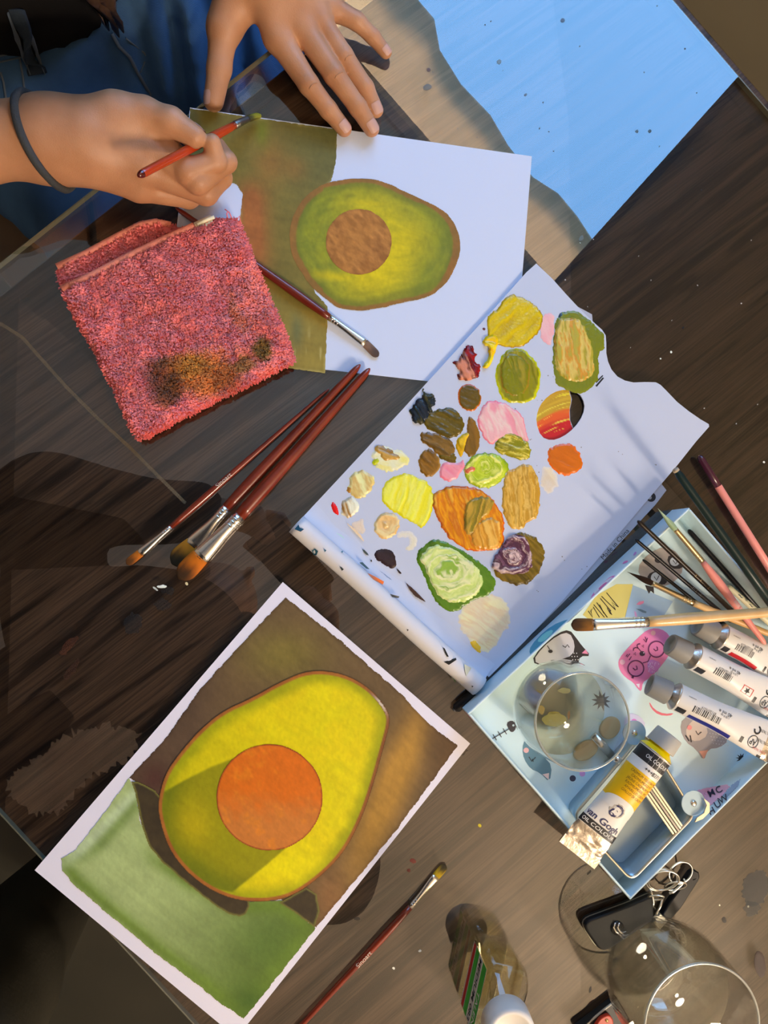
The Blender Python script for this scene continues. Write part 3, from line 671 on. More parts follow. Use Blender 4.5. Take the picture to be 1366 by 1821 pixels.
dab(K3([(770, 970), (820, 960), (855, 985), (850, 1025), (800, 1015), (765, 995)]), [(78, 62, 16), (96, 80, 24)], 1.0, .3, seed=16)
dab(K3([(785, 1010), (860, 1022), (892, 990), (888, 1050), (850, 1100), (800, 1117), (763, 1080)]), [(232, 112, 156), (240, 140, 176)], 1.0, .7, seed=17, label='small bright pink dab')
dab(K3([(880, 880), (930, 868), (895, 930), (882, 995), (850, 970), (848, 910)]), [(196, 150, 16), (160, 130, 20), (206, 170, 40)], 1.4, 1.2, seed=18, label='mustard stroke of paint')
dab(K3([(1100, 868), (1150, 880), (1217, 940), (1205, 1015), (1110, 992), (1038, 962), (1043, 910)]), [(120, 120, 20), (206, 190, 96), (150, 140, 30), (110, 104, 20), (198, 180, 80)], 1.4, .35, seed=19, freq=.22, edge=(120, 122, 16), edgew=2, label='striped olive and cream dab')
dab(K5([(1090, 108), (1130, 90), (1190, 58), (1245, 108), (1260, 200), (1250, 330), (1200, 350), (1170, 388), (1105, 380), (1073, 290), (1075, 190)]), [(176, 132, 50), (206, 170, 100), (166, 124, 44), (198, 156, 78)], 1.3, 1.45, seed=20, freq=.2, label='tan ochre dab with long streaks')
dab(K3([(900, 1010), (960, 970), (1050, 973), (1105, 1020), (1107, 1060), (1060, 1122), (990, 1150), (910, 1122), (888, 1070)]), [(150, 172, 26), (186, 200, 70), (140, 164, 20), (214, 222, 130)], 1.5, .4, swirl=1.0, seed=21, freq=.14, edge=(124, 148, 20), edgew=3, label='lime green swirl of paint')
dab(K3([(890, 1045), (935, 1030), (950, 1050), (915, 1075), (895, 1070)]), [(176, 80, 60), (206, 110, 90)], 1.2, .3, seed=22, z=ZP + .0010)
dab(K5([(508, 150), (580, 115), (650, 125), (720, 160), (745, 230), (735, 310), (690, 382), (650, 360), (570, 315), (490, 262), (493, 190)]), [(214, 206, 46), (228, 222, 110), (222, 216, 70)], .8, 1.9, seed=23, freq=.16, edge=(196, 190, 20), edgew=4, label='pale lemon yellow dab')
dab(K5([(742, 205), (830, 172), (920, 178), (1000, 205), (1060, 280), (1087, 350), (1080, 470), (1030, 497), (920, 490), (850, 460), (790, 400), (755, 330), (733, 250)]), [(196, 112, 18), (214, 146, 26), (184, 98, 18), (206, 150, 60)], 1.7, 1.2, seed=24, freq=.13, edge=(190, 84, 26), edgew=3, label='large orange ochre dab')
dab(K5([(900, 250), (960, 222), (1040, 240), (1020, 300), (960, 350), (930, 420), (890, 400), (885, 340)]), [(150, 120, 40), (116, 106, 34), (176, 140, 60)], 1.8, 1.9, seed=25, freq=.2, z=ZP + .0013)
dab(K5([(915, 400), (980, 330), (1050, 330), (1072, 400), (1060, 470), (1000, 485), (930, 470)]), [(206, 150, 66), (186, 126, 44), (216, 166, 90)], 1.6, 1.3, seed=26, freq=.2, z=ZP + .0012)
dab(K4([(345, 905), (430, 890), (468, 920), (497, 980), (480, 1022), (438, 1044), (400, 1052), (340, 1010), (323, 950)]), [(182, 92, 22), (194, 100, 24)], 1.0, .5, seed=27, edge=(206, 96, 26), edgew=4, label='burnt orange dab', streak=.5)
dab(K4([(300, 1012), (340, 1003), (382, 1050), (372, 1112), (320, 1135), (293, 1080)]), [(216, 190, 130), (196, 164, 86)], .25, .9, seed=28, thin=.65, rough=3, label='faint cream smear')
dab(K5([(340, 120), (390, 93), (440, 115), (457, 180), (400, 243), (340, 222), (318, 180)]), [(222, 214, 176), (190, 160, 110), (214, 206, 150)], 1.3, 1.1, seed=29, rough=3, label='cream dab with brown streaks')
dab(K5([(313, 190), (345, 150), (352, 200), (330, 215)]), [(156, 112, 50)], 1.0, 1.1, seed=30)
dab(K5([(300, 240), (350, 222), (380, 260), (362, 322), (310, 337), (283, 290)]), [(132, 88, 44), (150, 110, 60), (230, 226, 220)], 1.5, 1.2, seed=31, rough=3, label='brown dab streaked with white')
dab(K5([(247, 246), (265, 262), (288, 325), (262, 312), (243, 278)]), [(206, 26, 34)], 1.0, 1.0, seed=32, rough=1, label='small red tick of paint')
dab(K5([(453, 340), (500, 298), (560, 308), (580, 360), (552, 422), (500, 442), (453, 402)]), [(206, 170, 130), (222, 196, 166), (196, 160, 118)], 1.6, .4, swirl=1.2, seed=33, label='beige swirl of paint')
dab(K5([(560, 430), (575, 395), (630, 390), (662, 430), (655, 480), (620, 497), (600, 480), (630, 460), (625, 430), (590, 425)]), [(226, 206, 182)], .3, .4, seed=34, thin=.6)
dab(K5([(340, 348), (400, 332), (408, 400), (375, 412), (345, 396)]), [(206, 182, 170), (190, 160, 146)], .3, .9, seed=35, thin=.5, rough=3)
dab(K5([(460, 488), (500, 478), (556, 495), (562, 578), (510, 572), (448, 520)]), [(38, 26, 36), (46, 32, 44)], .6, .5, seed=36, label='dark plum dab')
dab(K3([(455, 945), (500, 934), (565, 955), (622, 985), (612, 1040), (545, 1062), (470, 1052), (440, 1010)]), [(226, 222, 140), (214, 206, 96), (230, 228, 190)], .7, .2, seed=37, rough=4, label='pale yellow smear', thin=.25)
dab(K3([(452, 945), (500, 936), (560, 970), (580, 1000), (540, 1015), (500, 1005), (470, 975)]), [(132, 98, 36), (176, 140, 80)], 1.3, .4, seed=38, rough=3, z=ZP + .0006)
dab(K3([(440, 1015), (475, 985), (478, 1020), (455, 1035)]), [(166, 176, 20)], .8, .4, seed=39, z=ZP + .0004)
dab(K5([(655, 530), (668, 480), (740, 428), (830, 458), (930, 520), (1000, 570), (1047, 640), (1032, 700), (940, 730), (880, 772), (820, 787), (770, 762), (720, 680), (690, 600)]), [(72, 112, 26), (84, 122, 34), (66, 100, 24)], 1.0, .7, seed=40, label='leaf green dab', streak=.6)
dab(K5([(665, 520), (740, 455), (830, 475), (910, 530), (970, 590), (985, 650), (950, 710), (880, 745), (820, 745), (770, 720), (730, 650), (700, 570)]), [(206, 216, 166), (176, 196, 120), (214, 222, 190), (130, 164, 70)], 1.8, .5, swirl=.9, seed=41, z=ZP + .0009, label='pale green swirl of paint', freq=.1)
dab(K5([(1040, 540), (1090, 432), (1170, 395), (1230, 420), (1275, 470), (1282, 540), (1230, 632), (1170, 662), (1090, 647), (1030, 600)]), [(100, 80, 22), (122, 98, 34), (80, 64, 18)], 1.2, .8, seed=42, label='olive brown dab under purple')
dab(K5([(1020, 560), (1050, 500), (1110, 410), (1180, 410), (1210, 460), (1225, 560), (1190, 605), (1100, 608), (1040, 590)]), [(70, 36, 66), (120, 80, 116), (56, 24, 44), (206, 180, 206), (84, 44, 74)], 2.0, .4, swirl=1.3, seed=43, z=ZP + .0010, label='purple and lilac swirl of paint', freq=.13)
dab(K5([(890, 750), (990, 698), (1090, 720), (1117, 800), (1112, 862), (1070, 890), (1040, 962), (990, 992), (930, 952), (880, 880), (858, 820)]), [(226, 206, 170), (206, 176, 124), (222, 200, 160)], .3, .6, seed=44, thin=.45, rough=3, label='faded cream stain')
dab(K5([(918, 930), (940, 915), (975, 960), (972, 990), (950, 975), (930, 960)]), [(226, 176, 60)], .8, .6, seed=45)
# flecks on the white sheet
for x, y, r, c in [(861, 585, 2.4, (90, 40, 30)), (1003, 565, 9, (40, 60, 90))]:
    dab(circ(x, y, r * 1.2, 10), [c], .6, seed=int(x), rough=.6, step=1.0)
flat('printed_mark', [(1059, 686), (1072, 671), (1074.5, 672.5), (1061.5, 688)], ZP + .0001, m_ink, pal); flat('printed_mark', [(1061, 681), (1073, 668.5), (1071.5, 667), (1059, 679)], ZP + .0001, m_ink, pal)
for i in range(26):
    x, y = [(943, 782), (1100, 803), (1165, 826), (911, 732), (984, 670), (964, 712), (1000, 990), (1035, 1012), (955, 1050), (790, 1015), (1030, 806), (955, 828), (1018, 1068)][i % 13]
    x += random.uniform(-12, 12) * (i >= 13); y += random.uniform(-12, 12) * (i >= 13); r = random.uniform(.6, 1.3)
    flat('paint_fleck', circ(x, y, r, 8), ZP + .00012, M('fleck', (.25, .25, .26), .5), pal)
# splashes on the rolled edge: laid on the cylinder
def on_roll(px, py):
    """point of the roll surface along the view ray of a pixel"""
    o_ = np.array([0, 0, CAMH]); d_ = P(px, py, 0) - o_; d_ /= np.linalg.norm(d_); c_ = ra + np.array([0, 0, .0005]); R_ = .0094
    w_ = o_ - c_; dp = d_ - dv * (d_ @ dv); wp = w_ - dv * (w_ @ dv); a_ = dp @ dp; b_ = 2 * dp @ wp; e_ = wp @ wp - R_ ** 2; D_ = b_ * b_ - 4 * a_ * e_
    t_ = (-b_ - math.sqrt(max(D_, 0))) / (2 * a_); return o_ + d_ * t_
for poly, c in [([(65, 385), (85, 362), (90, 378), (112, 385), (95, 398)], (20, 70, 120)), ([(150, 490), (165, 480), (180, 492), (172, 512), (158, 510)], (20, 80, 120)), ([(380, 548), (395, 545), (430, 580), (415, 578)], (50, 80, 110)),
                ([(420, 598), (450, 612), (500, 640), (495, 655), (450, 630)], (226, 110, 60)), ([(785, 958), (795, 965), (815, 1005), (805, 1005)], (20, 20, 22)), ([(790, 1030), (850, 1010), (852, 1020), (815, 1045)], (20, 20, 22)), ([(530, 700), (575, 712), (570, 720), (540, 715)], (60, 60, 66)),
                ([(825, 1098), (850, 1125), (845, 1130)], (60, 80, 40)), ([(890, 1040), (925, 1060), (900, 1100), (893, 1070)], (180, 180, 186)), ([(285, 565), (305, 580), (295, 588)], (40, 50, 60)), ([(208, 480), (220, 488), (212, 498)], (40, 90, 130)), ([(610, 870), (620, 874), (614, 882)], (30, 30, 30)), ([(925, 1145), (935, 1148), (928, 1155)], (30, 30, 30)), ([(292, 492), (300, 490), (301, 498), (294, 500)], (60, 110, 150))]:
    pv = [on_roll(x, y) for x, y in K5(poly)]
    obj('paint_splash', pv, [list(range(len(pv)))], M('splash_%d_%d_%d' % c, AP(c), .4), pal, smooth=False)
for poly, c in [([(600, 640), (625, 660), (665, 695), (708, 742), (690, 735), (640, 705)], (60, 40, 40)), ([(555, 570), (590, 600), (575, 605)], (44, 30, 34)), ([(390, 478), (412, 490), (430, 515), (408, 508)], (60, 70, 80)), ([(437, 530), (446, 545), (432, 543)], (30, 30, 36)), ([(470, 580), (500, 600), (545, 635), (525, 628)], (120, 140, 200)), ([(300, 340), (380, 400), (408, 450), (395, 440)], (214, 190, 180)), ([(260, 400), (300, 415), (310, 440), (280, 430)], (170, 200, 226))]:
    p = smooth_poly(K5(poly), 1); patch('paint_fleck', p, ZP + .0012, 1.5, AP(c), m_wet, pal)

# ================================================================== brushes
def round_poly(pts, r, n=6):
    pts = np.asarray(pts, float); out = []; k = len(pts); r = [r] * k if np.isscalar(r) else r
    for i in range(k):
        a, b, c = pts[i - 1], pts[i], pts[(i + 1) % k]; u_ = (a - b); v_ = (c - b); lu = np.linalg.norm(u_); lv = np.linalg.norm(v_)
        rr = min(r[i], lu * .49, lv * .49); p0 = b + u_ / lu * rr; p1 = b + v_ / lv * rr
        for j in range(n + 1):
            t = j / n; out.append((1 - t) ** 2 * p0 + 2 * t * (1 - t) * b + t ** 2 * p1)
    return np.array(out)
def wood_red(): return M('varnished_red_wood', lin((178, 62, 30)) * .62, .30, var=lin((120, 36, 18)) * .6, var_scale=30, coat=.35, stretch=((1, 1, 1), (0, 0, 0)), bump=(160, .08))
m_steel = M('ferrule_steel', (0.80, 0.78, 0.74), 0.24, metal=1.0, bump=(220, .05))
m_gold = M('ferrule_brass', (0.78, 0.60, 0.34), 0.28, metal=1.0)
m_hair = M('bristles', attr=True, rough=0.7, spec=.25, bump=(900, .4, .0005))
def lerp(a, b, t): return np.asarray(a) * (1 - t) + np.asarray(b) * t
def brush(name, label, tip, base, neck, end, rf, rmax, rend, mh, mf, hair, hw, hh, flat_=True, tipshape='flat', endcap=None, group='loose paint brushes', bulge=.22, hair_mid=None, text=None, nh=18):
    """tip/base/neck/end: world points; rf ferrule radius at the handle; hw/hh half width/height of the ferrule mouth"""
    tip, base, neck, end = map(lambda q: np.asarray(q, float), (tip, base, neck, end))
    t = thing(name, label, 'brush', lerp(tip, end, .5) * np.array([1, 1, 0]) + np.array([0, 0, min(tip[2], end[2]) - rmax * .5]), group)
    ts = np.concatenate([np.linspace(0, .94, nh), [.965, .985, .996, 1.0]]); pts = [lerp(neck, end, q) for q in ts]; rr = []
    for q in ts:
        if q < bulge: r = rf * .98 + (rmax - rf * .98) * math.sin(q / bulge * math.pi / 2)
        else: r = rmax + (rend - rmax) * ((q - bulge) / (1 - bulge)) ** .9
        if q > .94: r *= math.sqrt(max(0.02, 1 - ((q - .94) / .0605) ** 2))
        rr.append(r)
    v, f = tube(pts, rr, 14); hd = obj('handle', v, f, mh, t)
    if endcap: # dipped end
        q0, mc = endcap; i0 = [i for i, q in enumerate(ts) if q >= q0]; pp = [lerp(neck, end, q0)] + [pts[i] for i in i0]; rc = [rr[i0[0]] * 1.02] + [rr[i] * 1.03 for i in i0]
        v, f = tube(pp, rc, 14); obj('end_cap', v, f, mc, hd)
    fs = np.linspace(0, 1, 12); fr_ = []
    for q in fs:
        k = sstep(.25, 1, q) if flat_ else q; fr_.append((rf + (hw - rf) * float(k), rf + (hh - rf) * float(k)))
    pts = [lerp(neck, base, q) for q in np.linspace(-.02, 1, 12)]; v, f = tube(pts, fr_, 18); fo = obj('ferrule', v, f, mf, t)
    for q in (.07, .14, .22):
        c = lerp(neck, base, q); d = (base - neck) / np.linalg.norm(base - neck); L = np.linalg.norm(base - neck)
        v, f = tube([c - d * rf * .16, c, c + d * rf * .16], [rf * 1.0, rf * 1.09, rf * 1.0], 16); obj('crimp', v, f, mf, fo)
    hs = np.linspace(0, 1, 14); pts = [lerp(base, tip, q) for q in np.linspace(-.06, 1, 14)]; br = []
    for q in hs:
        if tipshape == 'flat': w = hw * (1.0 + .06 * math.sin(q * 3)) * math.sqrt(max(.03, 1 - max(0, (q - .72) / .285) ** 2)); hgt = hh * (1 - .75 * q)
        elif tipshape == 'round': w = hw * (1 + .25 * math.sin(min(1, q * 1.6) * math.pi)) * max(.05, 1 - q ** 1.7); hgt = w
        else: w = hw * (1.04 + .10 * math.sin(q * 3.1)) * math.sqrt(max(.03, 1 - max(0, (q - .60) / .402) ** 2)); hgt = max(hh * (1 - .62 * q), .0003)
        br.append((w, hgt))
    v, f = tube(pts, br, 20); qq = np.repeat(hs, 20); c0, c1_ = hair
    nn = fbm(np.tile(np.arange(20), 14) * .9, qq * 1.6, 3); c = mix(lin(c0), lin(c1_), sstep(.15, .9, qq + (nn - .5) * .7)) * (.75 + .5 * nn)[:, None]
    obj('bristles', v, f, m_hair, t, col=c)
    if text:
        s_, q0, size = text[:3]; d = (end - neck) / np.linalg.norm(end - neck); c = lerp(neck, end, q0); v, f = text_mesh(s_, size); sd_ = np.cross(np.array([0, 0, 1.0]), d); rl = rmax * 1.0
        k = v[:, 1] / rl; nn = np.cross(d, sd_)
        if text[2] and len(text) > 3 and text[3]: d = -d; sd_ = -sd_
        vv = c + v[:, :1] * d + np.sin(k)[:, None] * rl * sd_ + (np.cos(k) * rl * 1.0 + .00025)[:, None] * nn
        obj('lettering', vv, f, M('silver_print', (.75, .66, .55), .4), hd, smooth=False)
    return t
red = wood_red()
amb = ((190, 112, 30), (46, 34, 20))
k = SC(.005)
brush('paint_brush', 'thin red-handled brush beside two thick brushes, amber bristles', P(225, 1003, .003), P(249, 984, .0035), P(303, 938, .0042), P(586, 691, .0038), 9.2 * k / 2, 12.5 * k / 2, 5.5 * k / 2, red, m_steel, ((196, 110, 26), (90, 54, 20)), 14 * k / 2, .0017, text=('Sinoart', .33, .0055))
brush('paint_brush', 'thick red-handled brush with soot-dark wide bristles, lying under its neighbour', P(306, 1003, .002), P(343, 972, .0028), P(402, 904, .0055), P(641, 648, .0052), 18.5 * k / 2, 21 * k / 2, 12 * k / 2, red, m_steel, ((186, 126, 30), (38, 34, 20)), 33 * k / 2, .0024, tipshape='filbert')
brush('paint_brush', 'thickest red-handled brush with amber bristles and broad steel ferrule', P(318, 1029, .0085), P(354, 992, .0100), P(425, 919, .0085), P(658, 655, .0058), 22 * k / 2, 24 * k / 2, 12.5 * k / 2, red, m_steel, ((206, 112, 20), (60, 40, 20)), 31 * k / 2, .0040, tipshape='filbert')
brush('paint_brush', 'dark red brush lying across the unfinished painting under the towel', P(673, 634, .0025), P(650, 611, .0035), P(587, 565, .0045), P(312, 369, .0042), 12.5 * k / 2, 17 * k / 2, 9 * k / 2, M('varnished_dark_red', lin((140, 44, 26)) * .6, .28, coat=.4), m_steel, ((132, 104, 86), (80, 66, 60)), 15 * k / 2, .0018)
brush('paint_brush', 'red-handled brush with yellow-stained bristles beside the finished painting', P(793, 1538, .0022), P(776, 1558, .003), P(731, 1612, .004), P(500, 1862, .004), 10 * k / 2, 13.5 * k / 2, 8 * k / 2, red, m_steel, ((196, 160, 20), (54, 46, 26)), 14.5 * k / 2, .0016, text=('Sinoart', .37, .0055, 1))

# ================================================================== towel
towel = thing('hand_towel', 'folded pink terry towel stained with brown and green paint', 'towel', P(310, 590))
AT = lambda c: alb(c, (218, 208, 222), .92)
def towel_col(x, y):
    n = fbm(x * .05, y * .05, 101); n2 = fbm(x * .012, y * .012, 103)
    c = mix(AT((255, 122, 126)), AT((255, 100, 106)), n)
    def bl(cx, cy, rx, ry, rot=0):
        dx, dy = x - cx, y - cy; u_ = dx * math.cos(rot) + dy * math.sin(rot); w_ = -dx * math.sin(rot) + dy * math.cos(rot)
        return sstep(1.25, .55, np.sqrt((u_ / rx) ** 2 + (w_ / ry) ** 2) + (n - .5) * .7)
    c = mix(c, AT((190, 104, 36)), bl(355, 665, 75, 44, -.1) * .85); c = mix(c, AT((176, 112, 40)), bl(330, 650, 46, 26) * .7)
    c = mix(c, AT((112, 62, 40)), bl(292, 680, 34, 48, -.35) * .85); c = mix(c, AT((84, 54, 30)), bl(300, 700, 24, 26) * .5)
    c = mix(c, AT((164, 84, 40)), bl(400, 680, 26, 30) * .5)
    c = mix(c, AT((104, 82, 24)), bl(467, 622, 22, 22) * .9); c = mix(c, AT((132, 92, 34)), bl(435, 646, 24, 16) * .8); c = mix(c, AT((200, 108, 50)), bl(420, 558, 12, 34, -.4) * .55)
    c = mix(c, AT((206, 116, 110)), bl(450, 540, 40, 55) * .35 + .0 * n2)
    return c
top_px = smooth_poly([(108, 514), (165, 489), (230, 455), (300, 421), (345, 399), (405, 386), (424, 392), (433, 410), (460, 480), (495, 560), (527, 640), (522, 647), (450, 682), (380, 717), (300, 758), (250, 785), (240, 778), (200, 690), (155, 602), (125, 550)], 1)
bot_px = smooth_poly([(98, 472), (155, 447), (212, 416), (250, 396), (277, 391), (305, 397), (335, 412), (400, 410), (450, 480), (515, 640), (250, 776), (200, 680), (140, 580), (104, 508)], 1)
m_terry = M('terry_cloth', attr=True, rough=.95, spec=.1, sheen=.3)
def top_h(x, y, sd):
    folds = .0022 * np.sin((x * .8 - y * .45) * .045 + 2.2 * fbm(x * .012, y * .012, 7)) * sstep(0, 40, sd) * sstep(700, 480, y)
    return .0060 + .0085 * np.sqrt(np.clip(sd / 12, 0, 1)) + folds + .0042 * (fbm(x * .16, y * .16, 8, 3) - .5)
def bot_h(x, y, sd): return .0010 + .0050 * np.sqrt(np.clip(sd / 12, 0, 1)) + .0022 * (fbm(x * .16, y * .16, 9, 3) - .5)
lay_b = patch('under_fold', bot_px, 0.0, 3.0, lambda x, y, sd: towel_col(x, y) * .95, m_terry, towel, hfn=bot_h, label='pink under fold showing along one edge')
lay_t = patch('top_fold', top_px, 0.0, 3.0, lambda x, y, sd: towel_col(x, y), m_terry, towel, hfn=top_h, label='stained pink top fold')
def pile(poly, hfn, n, seed, excl=None):
    rg = np.random.default_rng(seed); lo = poly.min(0); hi = poly.max(0); x = rg.uniform(lo[0], hi[0], n * 2); y = rg.uniform(lo[1], hi[1], n * 2)
    sd = sdist(x, y, poly); kp = sd > .5
    if excl is not None: kp &= sdist(x, y, excl) < 3
    x, y, sd = x[kp][:n], y[kp][:n], sd[kp][:n]; z = hfn(x, y, sd); p = PV(x, y, z)
    e = 1.0; gx = (hfn(x + e, y, np.maximum(sdist(x + e, y, poly), 0)) - hfn(x - e, y, np.maximum(sdist(x - e, y, poly), 0))) / (2 * e * SC()); gy = -(hfn(x, y + e, np.maximum(sdist(x, y + e, poly), 0)) - hfn(x, y - e, np.maximum(sdist(x, y - e, poly), 0))) / (2 * e * SC())
    nr = np.stack([-gx, -gy, np.ones_like(gx)], 1); nr /= np.linalg.norm(nr, axis=1)[:, None]
    a = 2 * math.pi * fbm(x * .035, y * .035, seed + 5) * 1.6 + rg.normal(0, .7, len(x)); ln = np.stack([np.cos(a), np.sin(a), np.zeros_like(a)], 1)
    L = rg.uniform(.0018, .0032, len(x))[:, None]; wd = rg.uniform(.0005, .0009, len(x))[:, None]; lean = (rg.uniform(.35, 1.0, len(x)) * (.4 + .6 * sstep(2, 12, sd)))[:, None]
    sdv_ = np.stack([-np.sin(a), np.cos(a), np.zeros_like(a)], 1)
    p0 = p - nr * .0006; p1 = p + nr * L * .65 + ln * L * lean * .35; p2 = p + nr * L * .7 + ln * L * lean * 1.0
    V = np.stack([p0 - sdv_ * wd, p0 + sdv_ * wd, p1 - sdv_ * wd, p1 + sdv_ * wd, p2 - sdv_ * wd * .5, p2 + sdv_ * wd * .5], 1).reshape(-1, 3)
    b = np.arange(len(x))[:, None] * 6; Fa = np.vstack([b + np.array([0, 1, 3, 2]), b + np.array([2, 3, 5, 4])])
    c = towel_col(x, y) * rg.uniform(.80, 1.25, len(x))[:, None]; return V, Fa, np.repeat(c, 6, 0)
V, Fa, cc = pile(top_px, top_h, 34000, 1); obj('terry_pile', V, Fa, m_terry, lay_t, col=cc, kind='stuff')
V, Fa, cc = pile(bot_px, bot_h, 8000, 2, excl=top_px); obj('terry_pile', V, Fa, m_terry, lay_b, col=cc, kind='stuff')
for pts, z in (([(110, 513), (165, 488), (230, 454), (300, 421), (345, 401)], .0125), ([(101, 474), (155, 449), (212, 418), (250, 399), (276, 394), (304, 400)], .0052)):
    v, f = tube([P(x, y, z) for x, y in pts], [(.0028, .0014)] * len(pts), 8); obj('hem', v, f, M('towel_hem', AT((240, 128, 116)), .9, bump=(700, .5, .001)), towel)
m_tag = M('tag_cloth', AT((226, 206, 190)), .8)
v = [P(346, 400, .0125), P(376, 386, .0125), P(380, 398, .0135), P(352, 413, .0135), P(344, 396, .009), P(374, 382, .009)]
obj('care_tag', v, [[0, 3, 2, 1], [0, 1, 5, 4]], m_tag, towel, smooth=False)
tg = obj('tag_roll', *tube([P(351, 399, .0135), P(365, 392, .014), P(381, 386, .0135)], .0016, 8), m_tag, towel)
for pts in ([(412, 388), (408, 378), (400, 372)], [(420, 392), (426, 384), (428, 396)], [(405, 388), (403, 380), (406, 376)]):
    v, f = tube([P(x, y, .011) for x, y in pts], .0005, 5); obj('loose_thread', v, f, M('pink_thread', AT((240, 110, 125)), .9), towel)

# ================================================================== printed tray box
ZR = .030
bL, bB, bT = P(828, 1265, ZR), P(1120, 1599, ZR), P(1221, 897, ZR)
uu = bB - bL; lu = np.linalg.norm(uu); uu /= lu; bL = bL + uu * .0022; bT = bT + uu * .0022; lu -= .0012; vvx = bT - bL; vvx -= uu * (vvx @ uu); lv = np.linalg.norm(vvx); vvx /= lv
tray = thing('printed_box', 'shallow pale blue cardboard box printed with cat faces', 'box', (bL + bB) / 2 * np.array([1, 1, 0]))
def bxy(a, b, z): return np.array([bL[0], bL[1], 0]) + uu * a + vvx * b + np.array([0, 0, z])
AB = lambda c: alb(c, WREF4)
m_box = M('box_card_blue', (.68, .87, .95), .45, spec=.4, var=(.70, .89, .96), var_scale=8)
m_boxd = m_box
TH = .0018
def wallbox(a0, a1, b0, b1, z0=0.0, z1=ZR): return prism([bxy(a0, b0, 0)[:2], bxy(a1, b0, 0)[:2], bxy(a1, b1, 0)[:2], bxy(a0, b1, 0)[:2]], z0, z1)
bflo = obj('bottom', *wallbox(TH, lu - TH, TH, lv - TH, 0, .0018), m_box, tray, smooth=False)
for q in ((0, TH, 0, lv), (lu - TH, lu, 0, lv), (TH, lu - TH, 0, TH), (TH, lu - TH, lv - TH, lv)):
    bevel(obj('side_wall', *wallbox(*q), m_box, tray, smooth=False), .0005, 1)
ZF = .0018
inks = {}
def ink(c):
    if c not in inks: inks[c] = M('ink_%d_%d_%d' % c, AB(c), .45, spec=.4)
    return inks[c]
lay = [0]
def dec(poly, c, name='printed_patch', parent=None, lv_=1):
    lay[0] = lv_; return flat(name, poly, ZF + .00012 * lv_, ink(c), parent or tray)
def lin_dec(pts, c, w=1.6, name='printed_line', parent=None, lv_=4):
    v, f = line_mesh(pts, w, ZF + .00012 * lv_); return obj(name, v, f, ink(c), parent or tray, smooth=False)
D6 = lambda p: cr(900, 800, 2.931, p)
DC = lambda p: cr(1040, 1040, 6.83, p)
D7 = lambda p: cr(820, 1150, 2.502, p)
# yellow flag with MEOW
dec(D6([(400, 860), (470, 760), (575, 700), (662, 700), (622, 872), (440, 890)]), (206, 190, 110), 'printed_flag')
dec(D6([(662, 705), (870, 790), (820, 870), (620, 872)]), (150, 176, 206), 'printed_patch')
for pts in ([(265, 95), (410, 270), (330, 215), (375, 305), (205, 140)], [(300, 310), (330, 365), (310, 350), (275, 280)], [(190, 165), (320, 320)], [(145, 215), (275, 395), (230, 340), (180, 240)], [(110, 240), (240, 395)], [(45, 320), (95, 395), (75, 320), (105, 270), (180, 395)]):
    lin_dec(DC(pts), (44, 40, 36), 1.5, 'printed_lettering')
dec(DC([(625, 240), (660, 205), (720, 195), (715, 225), (670, 245)]), (206, 120, 156), lv_=2); dec(DC([(620, 290), (680, 295), (750, 325), (745, 345), (700, 335)]), (96, 120, 140), lv_=2); dec(DC([(600, 315), (625, 335), (640, 390), (610, 385)]), (190, 140, 190), lv_=2)
# pink cat with round glasses
pc = thing_cat = flat('printed_cat', smooth_poly(DC([(420, 890), (520, 770), (660, 630), (760, 545), (870, 522), (980, 560), (1050, 650), (1060, 770), (1010, 880), (940, 970), (850, 1080), (760, 1150), (705, 1185), (690, 1300), (640, 1260), (590, 1185), (500, 1130), (430, 1050), (405, 960)]), 1), ZF + .00015, M('cat_pink', AB((226, 130, 178)), .45, var=AB((232, 116, 150)), var_scale=18), tray, label='pink printed cat face with round glasses')
dec(DC([(622, 1205), (668, 1200), (662, 1255)]), (240, 214, 230), lv_=3, parent=pc)
for cx, cy in ((872, 783), (622, 1015)):
    lin_dec(DC(circ(cx, cy, 96, 28) + [circ(cx, cy, 96, 28)[0]]), (104, 44, 84), 2.0, 'printed_glasses', pc)
    lin_dec(DC([(cx - 35, cy - 5), (cx - 10, cy + 20), (cx + 15, cy + 10), (cx + 12, cy - 20), (cx + 2, cy - 32)]), (104, 44, 84), 1.7, 'printed_eye', pc)
lin_dec(DC([(705, 950), (770, 930), (800, 860)]), (104, 44, 84), 1.8, 'printed_glasses', pc); lin_dec(DC([(960, 755), (990, 745)]), (90, 40, 74), 3.6, 'printed_glasses', pc); lin_dec(DC([(588, 1105), (580, 1135)]), (90, 40, 74), 4, 'printed_glasses', pc)
dec(DC(circ(700, 835, 34, 16, 30)), (60, 40, 60), 'printed_nose', pc, 3); dec(DC(circ(718, 825, 8, 10)), (220, 190, 210), 'printed_nose', pc, 5)
lin_dec(DC([(690, 815), (650, 770), (635, 740), (650, 720), (675, 718)]), (90, 40, 74), 1.6, 'printed_mouth', pc); lin_dec(DC([(650, 770), (620, 762), (595, 775), (592, 800)]), (90, 40, 74), 1.6, 'printed_mouth', pc)
for q in ([(715, 660), (740, 690)], [(735, 632), (752, 680)], [(765, 645), (745, 700)], [(500, 870), (520, 845)], [(515, 880), (550, 838)], [(540, 915), (568, 870)]): lin_dec(DC(q), (104, 44, 84), 1.4, 'printed_whisker', pc)
for q in ((700, 745), (715, 735), (715, 755), (600, 840), (615, 828), (618, 850)): dec(DC(circ(*q, 6, 8)), (90, 40, 74), 'printed_spot', pc, 4)
dec(DC(circ(832, 585, 30, 16)), (236, 166, 160), 'printed_cheek', pc, 3); dec(DC(circ(458, 938, 32, 16)), (232, 176, 190), 'printed_cheek', pc, 3)
